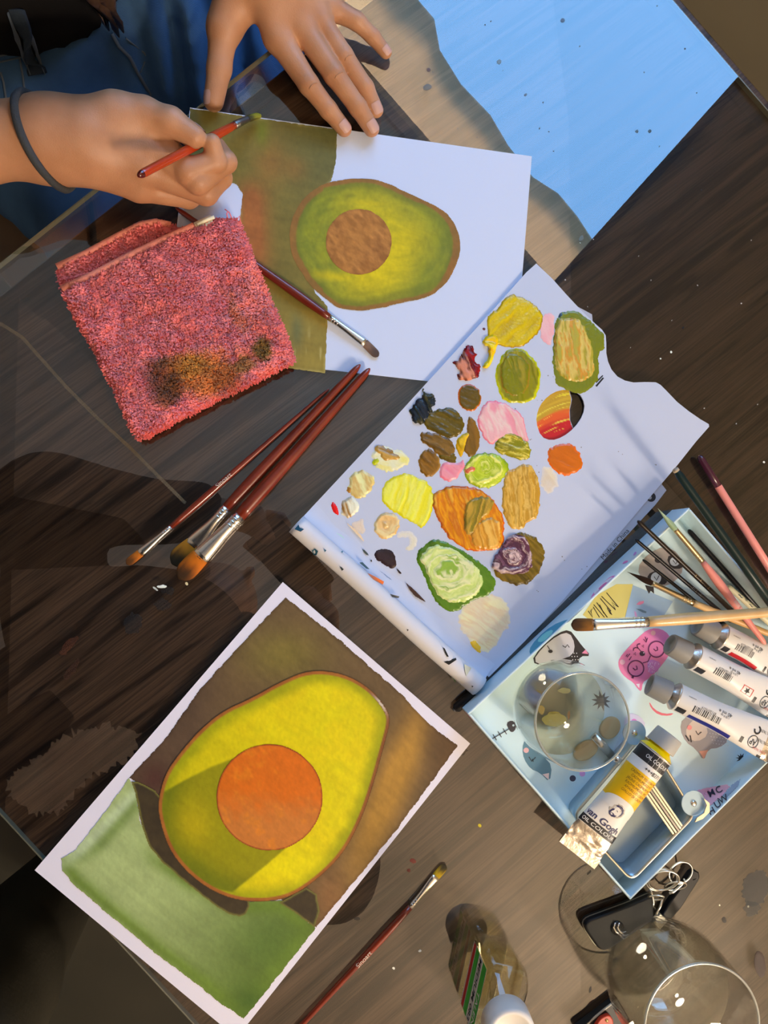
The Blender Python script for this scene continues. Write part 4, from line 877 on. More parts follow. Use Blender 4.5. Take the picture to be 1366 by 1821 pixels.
dec(smooth_poly(DC([(790, 900), (900, 930), (930, 975), (870, 1060), (800, 1095), (770, 1030), (755, 960)]), 1), (206, 124, 190), 'printed_patch', pc, 2)
for i in range(34):
    a = random.random(); b = random.random(); lin_dec(DC([(770 + a * 130, 925 + b * 140 + a * 10), (776 + a * 130, 938 + b * 140 + a * 10)]), (240, 196, 232), 1.0, 'printed_fleck', pc, 4)
# black-capped grey cat near the edge
gc = flat('printed_cat', smooth_poly(D6([(130, 1105), (180, 1030), (270, 955), (330, 935), (370, 985), (395, 1020), (445, 1075), (385, 1075), (375, 1125), (300, 1110), (200, 1130)]), 1), ZF + .00015, ink((44, 40, 42)), tray, label='dark-capped grey printed cat face')
dec(smooth_poly(D6([(140, 1100), (190, 1030), (270, 965), (330, 950), (360, 1010), (350, 1070), (280, 1095), (200, 1125)]), 1), (196, 190, 194), lv_=2, parent=gc)
dec(D6([(395, 1060), (415, 1040), (430, 1065)]), (232, 140, 170), lv_=3, parent=gc)
lin_dec(D6([(295, 1020), (310, 1030), (320, 1015), (330, 1030)]), (44, 40, 42), 1.5, 'printed_eye', gc); dec(D6(circ(232, 1050, 12, 12, 9)), (44, 40, 42), 'printed_nose', gc, 4); lin_dec(D6([(228, 1040), (215, 1020)]), (44, 40, 42), 1.4, 'printed_mouth', gc)
for i in range(9): x, y = 340 + (i % 3) * 14, 1060 + (i // 3) * 17; dec(D6(circ(x + (i // 3) * 4, y, 3, 6)), (220, 216, 216), 'printed_spot', gc, 3)
# raccoon-like cat under the brush handles
rc = flat('printed_cat', smooth_poly(D6([(680, 620), (740, 540), (830, 500), (900, 540), (930, 620), (880, 690), (800, 720), (720, 690)]), 1), ZF + .00015, ink((176, 160, 152)), tray, label='grey printed cat face under the brush handles')
dec(smooth_poly(D6([(735, 650), (790, 625), (835, 655), (840, 700), (790, 705), (745, 695)]), 1), (56, 50, 52), lv_=2, parent=rc); dec(D6(circ(782, 668, 27, 16, 30)), (206, 206, 210), lv_=3, parent=rc); lin_dec(D6([(772, 660), (785, 680), (798, 655)]), (40, 36, 40), 1.4, 'printed_eye', rc)
dec(smooth_poly(D6([(835, 560), (880, 540), (930, 580), (920, 620), (860, 620)]), 1), (56, 50, 52), lv_=2, parent=rc); dec(D6(circ(880, 582, 26, 16, 24)), (206, 206, 210), lv_=3, parent=rc); lin_dec(D6([(870, 575), (885, 595), (898, 570)]), (40, 36, 40), 1.4, 'printed_eye', rc)
dec(D6([(725, 705), (770, 715), (772, 750), (755, 735), (745, 750), (735, 730)]), (50, 44, 46), lv_=2, parent=rc); dec(D6(circ(795, 575, 20, 12, 15)), (60, 54, 56), 'printed_nose', rc, 3)
# grey cat by the blue tube, teal cat, fish bone, stars, dots, letters
g2 = flat('printed_cat', smooth_poly(D7([(975, 370), (985, 320), (1060, 290), (1180, 350), (1190, 420), (1150, 450), (1100, 455), (1080, 510), (1045, 455), (1000, 425)]), 1), ZF + .00015, ink((160, 150, 152)), tray, label='grey printed cat face beside the blue tube')
dec(smooth_poly(D7([(1000, 360), (1040, 320), (1090, 340), (1100, 395), (1050, 425), (1005, 405)]), 1), (206, 186, 176), lv_=2, parent=g2); dec(D7(circ(1017, 360, 11, 12)), (226, 140, 140), 'printed_cheek', g2, 3); lin_dec(D7([(1045, 375), (1055, 392), (1070, 380)]), (60, 50, 56), 1.6, 'printed_eye', g2)
dec(D7([(1060, 465), (1100, 460), (1080, 500)]), (226, 160, 140), lv_=3, parent=g2); lin_dec(D7([(1000, 395), (1015, 420)]), (50, 44, 50), 2.2, 'printed_whisker', g2); lin_dec(D7([(1020, 395), (1025, 425)]), (50, 44, 50), 2.2, 'printed_whisker', g2)
for i in range(24): dec(D7(circ(1108 + (i % 6) * 13 + (i // 6) * 5, 385 + (i // 6) * 15 + (i % 6) * 2, 2.2, 6)), (206, 200, 200), 'printed_spot', g2, 3)
tcat = flat('printed_cat', smooth_poly(D7([(285, 410), (330, 450), (370, 490), (405, 530), (395, 605), (350, 560), (310, 545), (280, 500), (272, 455)]), 1), ZF + .00015, ink((92, 130, 148)), tray, label='teal printed cat face with closed eyes')
dec(D7(circ(290, 461, 12, 14)), (232, 176, 176), 'printed_cheek', tcat, 2); dec(D7([(362, 568), (392, 562), (390, 592)]), (232, 200, 196), lv_=2, parent=tcat); lin_dec(D7([(302, 490), (315, 510), (332, 492)]), (50, 60, 66), 1.7, 'printed_eye', tcat); lin_dec(D7([(318, 500), (322, 512)]), (50, 60, 66), 1.4, 'printed_eye', tcat)
fb = flat('printed_fishbone', smooth_poly(D7([(200, 340), (225, 327), (243, 340), (245, 365), (230, 382), (215, 375)]), 1), ZF + .00015, ink((58, 54, 60)), tray, label='printed fish bone')
lin_dec(D7([(215, 365), (130, 415)]), (58, 54, 60), 1.5, 'printed_line', fb)
for x, y in ((195, 377), (172, 390), (150, 403)): lin_dec(D7([(x - 8, y - 13), (x + 8, y + 13)]), (58, 54, 60), 1.5, 'printed_line', fb)
dec(D7(circ(233, 350, 5, 10)), (190, 206, 210), 'printed_spot', fb, 3)
def star(cx, cy, r, c, seed):
    rg = random.Random(seed); pts = []
    for i in range(20): a = 2 * math.pi * i / 20 + .1; q = r * (rg.uniform(.85, 1.1) if i % 2 == 0 else .45); pts.append((cx + q * math.cos(a), cy + q * math.sin(a)))
    dec(pts, c, 'printed_star', None, 1)
star(*D7([(625, 240)])[0], 19, (96, 96, 100), 1); star(*D7([(1248, 497)])[0], 10, (36, 34, 36), 2); star(865, 1222, 9, (40, 60, 70), 3)
dec(D7(circ(497, 586, 14, 16)), (72, 68, 84), 'printed_dot'); dec(D7(circ(540, 565, 13, 16)), (226, 160, 206), 'printed_dot'); dec(D7(circ(770, 335, 14, 16)), (214, 120, 190), 'printed_dot', None, 3)
dec(smooth_poly(D7([(720, 330), (750, 292), (800, 310), (825, 350), (790, 400), (740, 400)]), 1), (206, 200, 226), 'printed_patch', None, 2)
dec(smooth_poly(D7([(835, 240), (860, 280), (905, 300), (950, 295), (930, 308), (880, 305), (845, 275)]), 1), (220, 110, 130), 'printed_patch')
def corner_pt(x, y, off):
    """pixel -> box floor, or the inner face of the far wall where the ray meets that first"""
    o_ = np.array([0, 0, CAMH]); d_ = P(x, y, 0) - o_; p0 = bxy(lu - TH, 0, 0); t_ = ((p0 - o_) @ uu) / (d_ @ uu); q = o_ + d_ * t_
    return q - uu * off if q[2] > ZF else P(x, y, ZF + off)
def corner_dec(poly, c, name, off):
    x, y, sd, f = patch_grid(poly, 3.0); obj(name, [corner_pt(a_, b_, off) for a_, b_ in zip(x, y)], f, ink(c), tray, smooth=False)
corner_dec(smooth_poly(D7([(1000, 680), (1040, 640), (1110, 625), (1210, 610), (1170, 660), (1100, 720), (1060, 700)]), 1), (232, 170, 186), 'printed_patch', .0003)
corner_dec(D7([(1210, 612), (1245, 590), (1235, 622), (1180, 680), (1165, 662)]), (150, 166, 186), 'printed_patch', .0005)
for s_, x, y in (('M', 1117, 655), ('C', 1150, 640), ('H', 1118, 735), ('U', 1145, 705), ('W', 1170, 682)):
    q = D7([(x, y)])[0]; v, f = text_mesh(s_, 17, bold=.01); dx_, dy_ = .876, -.482
    obj('printed_lettering', [corner_pt(q[0] + X * dx_ + Y * dy_, q[1] + X * dy_ - Y * dx_, .0008) for X, Y, _ in v], f, ink((40, 40, 60)), tray, smooth=False)
# prints on the outer wall towards the pad (vertical face b = 0 .. on side wall a axis)
def wall_pt(px, py):
    """pixel -> point on the outer face along L-T (a = 0 plane)"""
    o_ = np.array([0, 0, CAMH]); d_ = P(px, py, 0) - o_; nrm = -uu; p0 = np.array([bL[0], bL[1], 0]); t_ = ((p0 - o_) @ nrm) / (d_ @ nrm); return o_ + d_ * t_ + nrm * .0002
def wdec(poly, c, name='printed_patch', off=0.0):
    v = [wall_pt(x, y) - uu * off for x, y in poly]; v = [np.array([q[0], q[1], min(max(q[2], .0005), ZR - .0004)]) for q in v]; obj(name, v, [list(range(len(v)))], ink(c), tray, smooth=False)
D8 = lambda p: cr(980, 930, 8.035, p)
wdec(smooth_poly(D8([(560, 1150), (570, 1060), (640, 960), (740, 860), (860, 760), (940, 750), (930, 830), (780, 980), (640, 1110)]), 1), (232, 120, 176)); wdec(smooth_poly(D8([(610, 1010), (660, 940), (760, 850), (850, 785), (900, 780), (880, 850), (780, 960), (660, 1030)]), 1), (226, 222, 232), off=.0002); wdec(smooth_poly(D8([(680, 950), (740, 890), (800, 845), (815, 870), (770, 930), (700, 960)]), 1), (226, 110, 160), off=.0004)
wdec(smooth_poly(D8([(1140, 550), (1200, 490), (1250, 480), (1230, 520), (1180, 560)]), 1), (226, 130, 186)); wdec(smooth_poly(D8([(1010, 590), (1060, 540), (1110, 540), (1090, 570)]), 1), (226, 130, 186)); wdec(smooth_poly(D8([(1170, 470), (1200, 410), (1230, 420), (1210, 460)]), 1), (206, 150, 210))
wdec(smooth_poly(D6([(120, 1065), (130, 1020), (200, 945), (280, 895), (350, 885), (330, 930), (220, 1020), (150, 1070)]), 1), (70, 150, 176)); wdec(smooth_poly(D6([(160, 1000), (200, 955), (250, 935), (240, 975), (190, 1005)]), 1), (130, 206, 200), off=.0002)
# wall along L-B, outer face pattern
def wall_pt2(s, z): return bxy(lu * s, -.0002, z)
for s0, s1, c in ((.02, .05, (232, 130, 180)), (.36, .42, (226, 214, 206)), (.42, .47, (226, 206, 196)), (.60, .64, (56, 96, 106)), (.86, .89, (226, 120, 120)), (.95, .99, (206, 214, 214))):
    obj('printed_band', [wall_pt2(s0, .004), wall_pt2(s1, .004), wall_pt2(s1, ZR - .0005), wall_pt2(s0, ZR - .0005)], [[0, 1, 2, 3]], ink(c), tray, smooth=False)

# ================================================================== drinking glasses
def tumbler(name, label, base, prof_out, wall, mat, water=None, wmat=None, lvl=None, cat='glass'):
    """prof_out: list of (r,z) outer profile from base edge to rim"""
    t = thing(name, label, cat, base); po = np.array(prof_out, float)
    ys = np.linspace(0, 1, 60); s = np.linspace(0, 1, len(po))
    # catmull-like smooth sampling
    r = np.interp(ys, s, po[:, 0]); z = np.interp(ys, s, po[:, 1])
    for _ in range(6): r[1:-1] = .25 * r[:-2] + .5 * r[1:-1] + .25 * r[2:]; z[1:-1] = .25 * z[:-2] + .5 * z[1:-1] + .25 * z[2:]
    zb = .007; outer = [(0.0001, .0004)] + list(zip(r, z)); inn = [(max(rr - wall, .0001), max(zz, zb)) for rr, zz in zip(r, z)][::-1]
    rimz = z[-1] + wall * .5; prof = outer + [(r[-1] - wall * .5, rimz)] + inn + [(0.0001, zb - .001)]
    v, f = lathe(prof, 64, base); obj('bowl', v, f, mat, t)
    rim, rf_ = tube([np.array(base) + np.array([(r[-1] - wall / 2) * math.cos(a), (r[-1] - wall / 2) * math.sin(a), z[-1]]) for a in np.linspace(0, 2 * math.pi, 65)], wall * .55, 8, cap=False)
    obj('rim', rim, rf_, M('glass_rim', (.62, .66, .60), .12, spec=.9, trans=.6, ior=1.45), t)
    if lvl:
        iz = [(max(rr - wall - .0003, .0001), zz) for rr, zz in zip(r, z) if zb < zz < lvl]; rl = np.interp(lvl, z, r) - wall - .0003
        v, f = lathe([(0.0001, zb + .0003)] + iz + [(rl, lvl), (0.0001, lvl - .0004)], 56, base); obj('water', v, f, wmat, t)
    return t
m_gl = glass_mat('clear_glass', (.988, .994, .986), 1.5, boost=1.15)
m_w1 = glass_mat('murky_water', (.97, .955, .86), 1.33); m_w2 = glass_mat('clear_water', (.97, .98, .96), 1.33)
def axis_base(rim_px, zr, z0):
    q = P(rim_px[0], rim_px[1], zr); return np.array([q[0], q[1], z0])
g1 = axis_base((1036, 1283), .083, ZF + .0002)
tumbler('water_glass', 'stemless glass with yellowish paint water standing in the printed box', g1, [(.021, .0), (.027, .003), (.034, .012), (.0390, .028), (.0400, .040), (.0385, .058), (.0366, .081)], .0016, m_gl, 1, m_w1, .030)
g2b = axis_base((1250, 1824), .095, .0002)
tumbler('water_glass', 'stemless glass of clear water standing on the bare table beside the keys', g2b, [(.024, .0), (.032, .003), (.041, .014), (.0472, .034), (.0478, .046), (.0462, .066), (.0440, .094)], .0018, m_gl, 1, m_w2, .050)
# paint residue inside the yellowish glass
gthing = [o for o in C.objects if o.name.startswith('water_glass') and o.parent is None][0]
for (cx, cy, rx, ry, c) in [(986, 1280, 22, 12, (196, 184, 100)), (963, 1262, 6, 8, (206, 176, 100)), (1012, 1272, 2.4, 8, (186, 120, 60)), (1004, 1228, 12, 5, (196, 192, 140)), (984, 1268, 11, 2.2, (176, 156, 40))]:
    p = rough_poly(circ(cx, cy, rx, 18, ry), 2.2, .2, int(cx)); q = PV(p[:, 0], p[:, 1], .0105); obj('paint_residue', q, [list(range(len(q)))[::-1]], M('residue_%d' % int(cx), AB(c), .5, alpha=.38), gthing, smooth=False)

# ================================================================== paint tubes
m_alu = M('tube_foil', (0.60, 0.54, 0.46), 0.36, metal=1.0, bump=(120, .5, .002))
m_lab = M('tube_label_white', (0.80, 0.78, 0.74), 0.38, spec=.45)
m_cap = M('tube_cap_grey', (0.27, 0.265, 0.25), 0.55)
m_blk = M('label_black', (0.018, 0.018, 0.02), 0.4)
def paint_tube(label, cap_px, zc, end_px, ze, zb, r, wc, tm, lat_sign, build, capm=m_cap, caplen=.017, rest=None):
    """lies along cap -> crimp; zb: height of the surface below"""
    Cp = P(cap_px[0], cap_px[1], zc); En = P(end_px[0], end_px[1], ze); a = Cp - En; Lf = np.linalg.norm(a); a /= Lf
    nz = np.array([0, 0, 1.0]); l = np.cross(nz, a) * lat_sign; l /= np.linalg.norm(l); nn = np.cross(a, l) * 1.0
    if nn[2] < 0: nn = -nn
    L = Lf - caplen * .5 - .007            # foil body length up to the shoulder
    t = thing('paint_tube', label, 'paint tube', np.array([(Cp[0] + En[0]) / 2, (Cp[1] + En[1]) / 2, zb]), 'oil paint tubes')
    def half(q):
        k = sstep(0, .72, q); return wc + (r - wc) * float(k), .0007 + (r - .0007) * float(sstep(-.05, .85, q)) ** 1.1
    def S(q, th, off=0.0):
        hw, hh = half(q); c = En + a * (L * q); dent = 1.0
        return c + l * (math.sin(th) * (hw + off)) + nn * (math.cos(th) * (hh + off))
    def surf(q0, q1, th0, th1, off, nq=14, nt=18):
        v = []; f = []
        for i in range(nq + 1):
            for j in range(nt + 1): v.append(S(q0 + (q1 - q0) * i / nq, th0 + (th1 - th0) * j / nt, off))
        for i in range(nq):
            for j in range(nt): b = i * (nt + 1) + j; f.append([b, b + 1, b + nt + 2, b + nt + 1])
        return np.array(v), f
    v, f = surf(0, tm, -math.pi, math.pi, 0, 14, 40)
    rg = np.random.default_rng(int(cap_px[0])); q_ = np.repeat(np.linspace(0, 1, 15), 41); th_ = np.tile(np.linspace(0, 1, 41), 15)
    v += nn * ((fbm(th_ * 14, q_ * 5, int(cap_px[0])) - .5) * .0034 * np.sin(q_ * math.pi))[:, None]
    cr_ = obj('crimped_foil', v, f, m_alu, t)
    hw0, _ = half(0); v, f = [], []
    fold = [S(0, -math.pi / 2) - a * .004, S(0, math.pi / 2) - a * .004, S(0, math.pi / 2) + a * .004, S(0, -math.pi / 2) + a * .004]
    fv = [p + nn * .0009 for p in fold] + [p - nn * .0009 for p in fold]; obj('folded_end', fv, [[0, 1, 2, 3], [7, 6, 5, 4], [0, 4, 5, 1], [1, 5, 6, 2], [2, 6, 7, 3], [3, 7, 4, 0]], m_alu, t, smooth=False)
    v, f = surf(tm, 1.0, -math.pi, math.pi, 0, 22, 40); body = obj('label_body', v, f, m_lab, t)
    top = En + a * L
    v, f = lathe([(r, 0), (r * 1.03, .0006), (r * 1.0, .0014), (r * .62, .0052), (r * .60, .008)], 32, top, a); obj('shoulder', v, f, capm if False else m_alu, t)
    rc = r * .86; cb = top + a * .0066
    prof = [(rc * .99, 0), (rc, .0008), (rc * .93, caplen - .001), (rc * .89, caplen), (rc * .74, caplen), (rc * .70, caplen - .0035), (.0001, caplen - .0035)]
    v, f = lathe(prof, 56, cb, a)
    ca = np.tile(np.arange(56) % 2, len(prof)); vc = v - cb; al = vc @ a; rad = vc - al[:, None] * a; v = v - rad * (ca * .018 * (np.repeat(np.arange(len(prof)), 56) < 4))[:, None]
    cp_ = obj('cap', v, f, capm, t)
    def strip(q0, q1, x0, x1, mat, name='label_print', off=.00014, parent=body):
        v, f = surf(q0, q1, x0, x1, off, 10, 12); return obj(name, v, f, mat, parent)
    def text(s, q, th, size, mat, mode='lat', xs=1.0, bold=0.0, off=.00026):
        v, f = text_mesh(s, size, xs=xs, bold=bold); out = []
        for X, Y, _ in v:
            hw, hh = half(q); rr = (hw + hh) / 2
            if mode == 'lat': out.append(S(q + Y / L, th + X / rr, off))
            else: out.append(S(q + X / L, th + Y / rr, off))        # runs along the tube
        return obj('lettering', out, f, mat, body, smooth=False)
    build(dict(S=S, strip=strip, text=text, half=half, L=L, body=body, r=r, t=t, cap=cp_, top=top, a=a, nn=nn, l=l))
    return t
def poly_on(d, pts, q0, th0, sc, mat, off=.0002, name='logo', flipx=1):
    """outline in label units placed on the tube skin, triangulated as one n-gon"""
    r_ = d['r']; v = [d['S'](q0 + y * sc / d['L'], th0 + flipx * x * sc / r_, off) for x, y in pts]
    return obj(name, v, [list(range(len(v)))], mat, d['body'], smooth=False)
m_yel = M('label_yellow', alb((240, 176, 0), WREF4), .4); m_navy = M('label_navy', (0.02, 0.018, 0.10), .4); m_tan = M('label_beige', (.50, .46, .40), .5); m_brn = M('label_brown_ink', (.25, .11, .01), .5)
m_wht = M('label_ink_white', (.85, .85, .83), .5)
def yellow_label(d):
    st, tx = d['strip'], d['text']; H_ = 1.75
    st(.955, .998, -H_, H_, m_blk, 'black_band') if False else None
    st(.895, .995, -H_, H_, m_blk, 'black_band'); tx('OIL COLOUR', .945, -.02, .0042, m_wht, bold=.01, xs=.85)
    tx('+++ ■ 271'.replace('■', ''), .85, .25, .0042, m_blk) if False else None
    tx('271', .855, .48, .0045, m_blk); tx('+++', .855, -.16, .0042, m_blk, bold=.02); st(.838, .872, .10, .24, m_blk, 'label_square')
    st(.50, .815, -H_, H_, m_yel, 'yellow_panel')
    # wavy lower edge of the yellow panel: white arch
    n = 20; pts = [(-1.35 + 2.7 * i / n, 0) for i in range(n + 1)]
    for i, s in enumerate(['CADMIUM YELLOW MEDIUM', 'CADMIUMGELB MITTEL', 'JAUNE CADMIUM MOYEN', 'KADMIUMGEEL MIDDEL', 'AMARILLO CADMIO', 'GIALLO DI CADMIO']):
        tx(s, .785 - i * .034, .16, .0031, m_brn, xs=.78)
    v = []; f = []
    for i in range(25):
        th = -1.25 + 2.5 * i / 24; hgt = .50 + .085 * math.sqrt(max(0, 1 - ((th - .0) / 1.27) ** 2)) - .03
        v += [d['S'](.44, th, .0003), d['S'](hgt, th, .0003)]
    for i in range(24): b = 2 * i; f.append([b, b + 2, b + 3, b + 1])
    obj('label_arch', v, f, m_lab, d['body'])
    # portrait emblem
    q0, th0 = .435, .02
    poly_on(d, [(-5.6, 0), (-4.6, 1.5), (-4.8, 3.6), (-3, 5.2), (-3.2, 6.2), (0, 6.8), (3.4, 5.4), (5.4, 2.4), (5.2, -1.0), (3.6, -3.2), (2, -4), (-1, -5), (-3.4, -3.8), (-4, -1.8), (-5.2, -1.4)], q0, th0, .00105, m_tan, .00036)
    poly_on(d, [(-2.6, 3.6), (-1.2, 4.6), (1.6, 4.4), (3.2, 2.6), (3.4, 0), (2.6, -2.2), (1.2, -3.6), (-1.2, -4.2), (-3, -2.8), (-2.6, 1)], q0, th0, .00105, m_lab, .00042)
    poly_on(d, [(-3.4, 4.0), (-2.0, 5.4), (.6, 5.7), (3.0, 4.6), (4.3, 2.4), (4.3, -.2), (3.4, -1.9), (2.9, -1.6), (3.2, .4), (2.8, 2.4), (1.4, 3.6), (-1.0, 3.9), (-2.4, 3.6)], q0, th0, .00105, m_navy, .00048)
    poly_on(d, [(-3.6, .8), (-2.4, 1.4), (-2.2, .2), (-2.9, -1.0), (-3.2, -2.4), (-2.2, -2.2), (-1.0, -1.9), (.4, -2.6), (1.8, -2.0), (1.4, -3.9), (-.4, -4.9), (-2.6, -4.6), (-4.0, -3.0), (-4.0, -1.0)], q0, th0, .00105, m_navy, .00048)
    poly_on(d, [(-2.2, -2.9), (-1.0, -2.7), (-.6, -3.1), (-1.8, -3.3)], q0, th0, .00105, m_lab, .00054); poly_on(d, [(-.9, 1.5), (.3, 1.2), (.8, .4), (.2, .7), (-.7, 1.0)], q0, th0, .00105, m_navy, .00054)
    tx('van Gogh', .305, -.14, .0076, m_navy, xs=.80, bold=.012, off=.0004)
    st(.205, .268, -H_, H_, m_blk, 'black_band', off=.0003); tx('OIL COLOUR', .237, -.08, .0042, m_wht, off=.0005, bold=.01, xs=.9)
    # paint smeared on the shoulder
    v, f = lathe([(d['r'] * 1.02, .0012), (d['r'] * .72, .0052), (d['r'] * .66, .0068)], 24, d['top'], d['a']); obj('smeared_paint', v, f, M('yellow_paint', alb((232, 196, 0), WREF4), .3), d['t'])
paint_tube('yellow oil paint tube lying on the metal tin, smeared cap', (1183, 1316), .0415, (1031, 1513), .0345, .027, .0140, .0182, .20, -1, yellow_label, capm=M('tube_cap_pale', (.42, .41, .38), .5), caplen=.013)
def white_label(col, hazard=False, colname='stripe'):
    mc = M('stripe_%d_%d_%d' % col, alb(col, WREF4), .4)
    def b(d):
        st, tx, L = d['strip'], d['text'], d['L']; lo = 1   # +theta is the lower-left flank
        st(.90, .985, .62, 1.15, m_blk, 'label_square')
        if not hazard: st(.45, .86, .82, 1.28, mc, 'colour_stripe')
        x = .87
        rg = random.Random(int(col[0]) + 5); q = .86
        sp = (.60, .86) if not hazard else (.66, .84)
        q = sp[1]
        while q > sp[0]:
            w = rg.choice([.004, .006, .010]); st(q - w, q, .02, .50, m_ink, 'barcode_bar'); q -= w + rg.choice([.005, .008, .011])
        tx('8712079219', (sp[0] + sp[1]) / 2, -.08, .0026, m_ink, 'ax')
        tx('40 ml e', .58 if not hazard else .66, -.42, .0040, m_ink, 'ax'); tx('1.35 fl oz', .575 if not hazard else .66, -.20, .0022, m_ink, 'ax'); tx('contenu', .90, -.38, .0020, m_ink, 'ax')
        if hazard:
            for (q0, q1, a0, a1) in ((.40, .408, .10, .66), (.512, .52, .10, .66), (.40, .52, .10, .14), (.40, .52, .62, .66)): st(q0, q1, a0, a1, M('hazard_red', (.6, .03, .03), .4), 'hazard_border')
            poly_on(d, [(-3, -1), (-1, .5), (-2, 2.5), (0, 1.5), (1.5, 3), (1.2, .5), (3.2, 0), (1, -.8), (.5, -3), (-.6, -1.2)], .46, .38, .0010, m_ink)
        st(.335, .365, .42, .86, m_blk, 'label_bar'); tx('Transparent', .39, .62, .0020, m_ink, 'ax') if False else None
        tx('AP', .245, .42, .0046, m_ink, 'ax', bold=.01)
        for rr in (1.0,):
            n = 28; v = []; f = []
            for i in range(n + 1):
                t_ = 2 * math.pi * i / n
                for R_ in (.0040, .0045): v.append(d['S'](.245 + R_ * math.cos(t_) / L, .42 + R_ * math.sin(t_) / d['r'], .0003))
            for i in range(n): b_ = 2 * i; f.append([b_, b_ + 1, b_ + 3, b_ + 2])
            obj('seal_ring', v, f, m_ink, d['body'], smooth=False)
            n = 16; v = []; f = []
            for i in range(n + 1):
                t_ = 4.6 * i / n
                for R_ in (.0018, .0030): v.append(d['S'](.25 + R_ * math.cos(t_) / L, -.28 + R_ * math.sin(t_) / d['r'], .0003))
            for i in range(n): b_ = 2 * i; f.append([b_, b_ + 1, b_ + 3, b_ + 2])
            obj('recycling_mark', v, f, m_ink, d['body'], smooth=False)
        for i in range(5): tx('ROYAL TALENS', .165, .7 - i * .26, .0021, m_ink if i else M('hazard_red', (.6, .03, .03), .4), 'ax', xs=.8) if i < 5 and i % 2 == 0 else None
        st(.125, .165, 1.05, 1.45, m_blk, 'label_square')
    return b
paint_tube('white oil paint tube with a blue stripe and barcode, grey cap', (1171, 1224), .018, (1388, 1328), .036, ZF, .0118, .0165, .14, 1, white_label((30, 34, 120)))
paint_tube('white oil paint tube with a red-framed hazard symbol', (1206, 1153), .022, (1402, 1258), .017, ZF, .0116, .0165, .14, 1, white_label((150, 90, 60), True))
paint_tube('white oil paint tube with a red stripe, partly under a brush handle', (1254, 1118), .0150, (1404, 1195), .0120, ZF, .0116, .0165, .14, 1, white_label((186, 30, 36)))

# ================================================================== metal tin and clasp in the box
tin = thing('metal_tin', 'open silver tin with pale rolled rim under the yellow tube', 'tin', P(1125, 1440, ZF) * np.array([1, 1, 0]) + np.array([0, 0, ZF]))
m_tin = M('tin_pale_blue', (.42, .56, .66), .28, spec=.6, metal=.35); m_tinrim = M('tin_rim', (0.80, 0.73, 0.60), .3, metal=1.0)  # one even pale blue over the tin's wall and bottom
tc_ = [P(1019, 1452, .026), P(1123, 1566, .026), P(1236, 1449, .026), P(1146, 1304, .026)]
tr_ = round_poly([q[:2] for q in tc_], .008, 6)
lp = np.c_[tr_, np.full(len(tr_), .026)]; lp = np.vstack([lp, lp[:1]])
v, f = tube(lp, .0012, 8, cap=False); obj('rolled_rim', v, f, m_tinrim, tin)
ctr = tr_.mean(0); inn_ = ctr + (tr_ - ctr) * .95; n_ = len(tr_)
v = np.vstack([np.c_[tr_, np.full(n_, .0258)], np.c_[inn_, np.full(n_, ZF + .0008)]]); f = [[i, (i + 1) % n_, n_ + (i + 1) % n_, n_ + i] for i in range(n_)]
sw_ = obj('tin_wall', v, f, m_tin, tin); sw_.modifiers.new('thickness', 'SOLIDIFY').thickness = .0004
v, f = prism(inn_, ZF + .0002, ZF + .0009); obj('tin_bottom', v, f, m_tin, tin, smooth=False)
for a0, b0 in (((1128, 1545), (1185, 1470)), ((1145, 1552), (1200, 1480))):
    v, f = tube([P(*a0, ZF + .0011), P(*b0, ZF + .0011)], .0004, 6); obj('groove', v, f, M('groove_dark', (.03, .04, .05), .5), tin)
s0, s1 = P(1150, 1396, .0255), P(1206, 1477, .0255); dd = (s1 - s0) / np.linalg.norm(s1 - s0); pp_ = np.array([-dd[1], dd[0], 0])
for i in range(5):
    o_ = pp_ * (i - 2) * .0024; q = [s0 + o_ - pp_ * .0010, s1 + o_ - pp_ * .0010, s1 + o_ + pp_ * .0010, s0 + o_ + pp_ * .0010]
    bevel(obj('rib', *prism(q, .0232 + .0004 * (2 - abs(i - 2)), .0262 + .0006 * (2 - abs(i - 2))), m_tinrim if i != 2 else M('rib_grey', (.36, .34, .31), .35, metal=.8), tin, smooth=False), .0003, 1)
m_hinge = M('hinge_lacquer', (.44, .60, .70), .25, metal=.3)
for cx, cy, r_, lab in ((1233, 1428, 23, 'hinge_plate'), (1128, 1303, 22, 'hinge_plate')):
    c = P(cx, cy, .0272); rr = r_ * SC(.027); v, f = prism([c[:2] + rr * np.array([math.cos(a), math.sin(a)]) for a in np.linspace(0, 2 * math.pi, 36)[:-1]], .0266, .0278); hp = obj(lab, v, f, m_hinge, tin, smooth=False); bevel(hp, .0004, 2)
    v, f = lathe([(.0026, 0), (.0024, .0009), (.0014, .0014), (.0001, .0015)], 20, np.array([c[0], c[1], .0278])); obj('rivet', v, f, m_steel, hp)
v, f = lathe([(.0034, 0), (.0034, .002), (.0022, .0036), (.0001, .0040)], 20, P(1097, 1350, .0262)); obj('rivet', v, f, m_steel, tin)
lip = [(1252, 1420), (1262, 1428), (1262, 1444), (1250, 1456), (1236, 1462), (1240, 1454), (1252, 1446), (1257, 1432)]; v, f = prism([P(x, y, .0315) for x, y in lip], .0303, .0318); obj('latch_lip', v, f, m_tinrim, tin, smooth=False)
clip = thing('tan_clip', 'tan two-lobed clip with a silver band beside the water glass', 'clip', P(1062, 1322, ZF))
for cx, cy, rx, ry, rt in ((1083, 1293, 21, 17, -1.0), (1040, 1333, 24, 16, -.6)):
    p = PV(*np.array(circ(cx, cy, rx, 26, ry, rot=rt)).T, ZF); bevel(obj('lobe', *prism(p, ZF + .0002, ZF + .0040), M('tan_leather', alb((186, 156, 110), WREF4), .55, bump=(200, .2)), clip, smooth=False), .0012, 2)
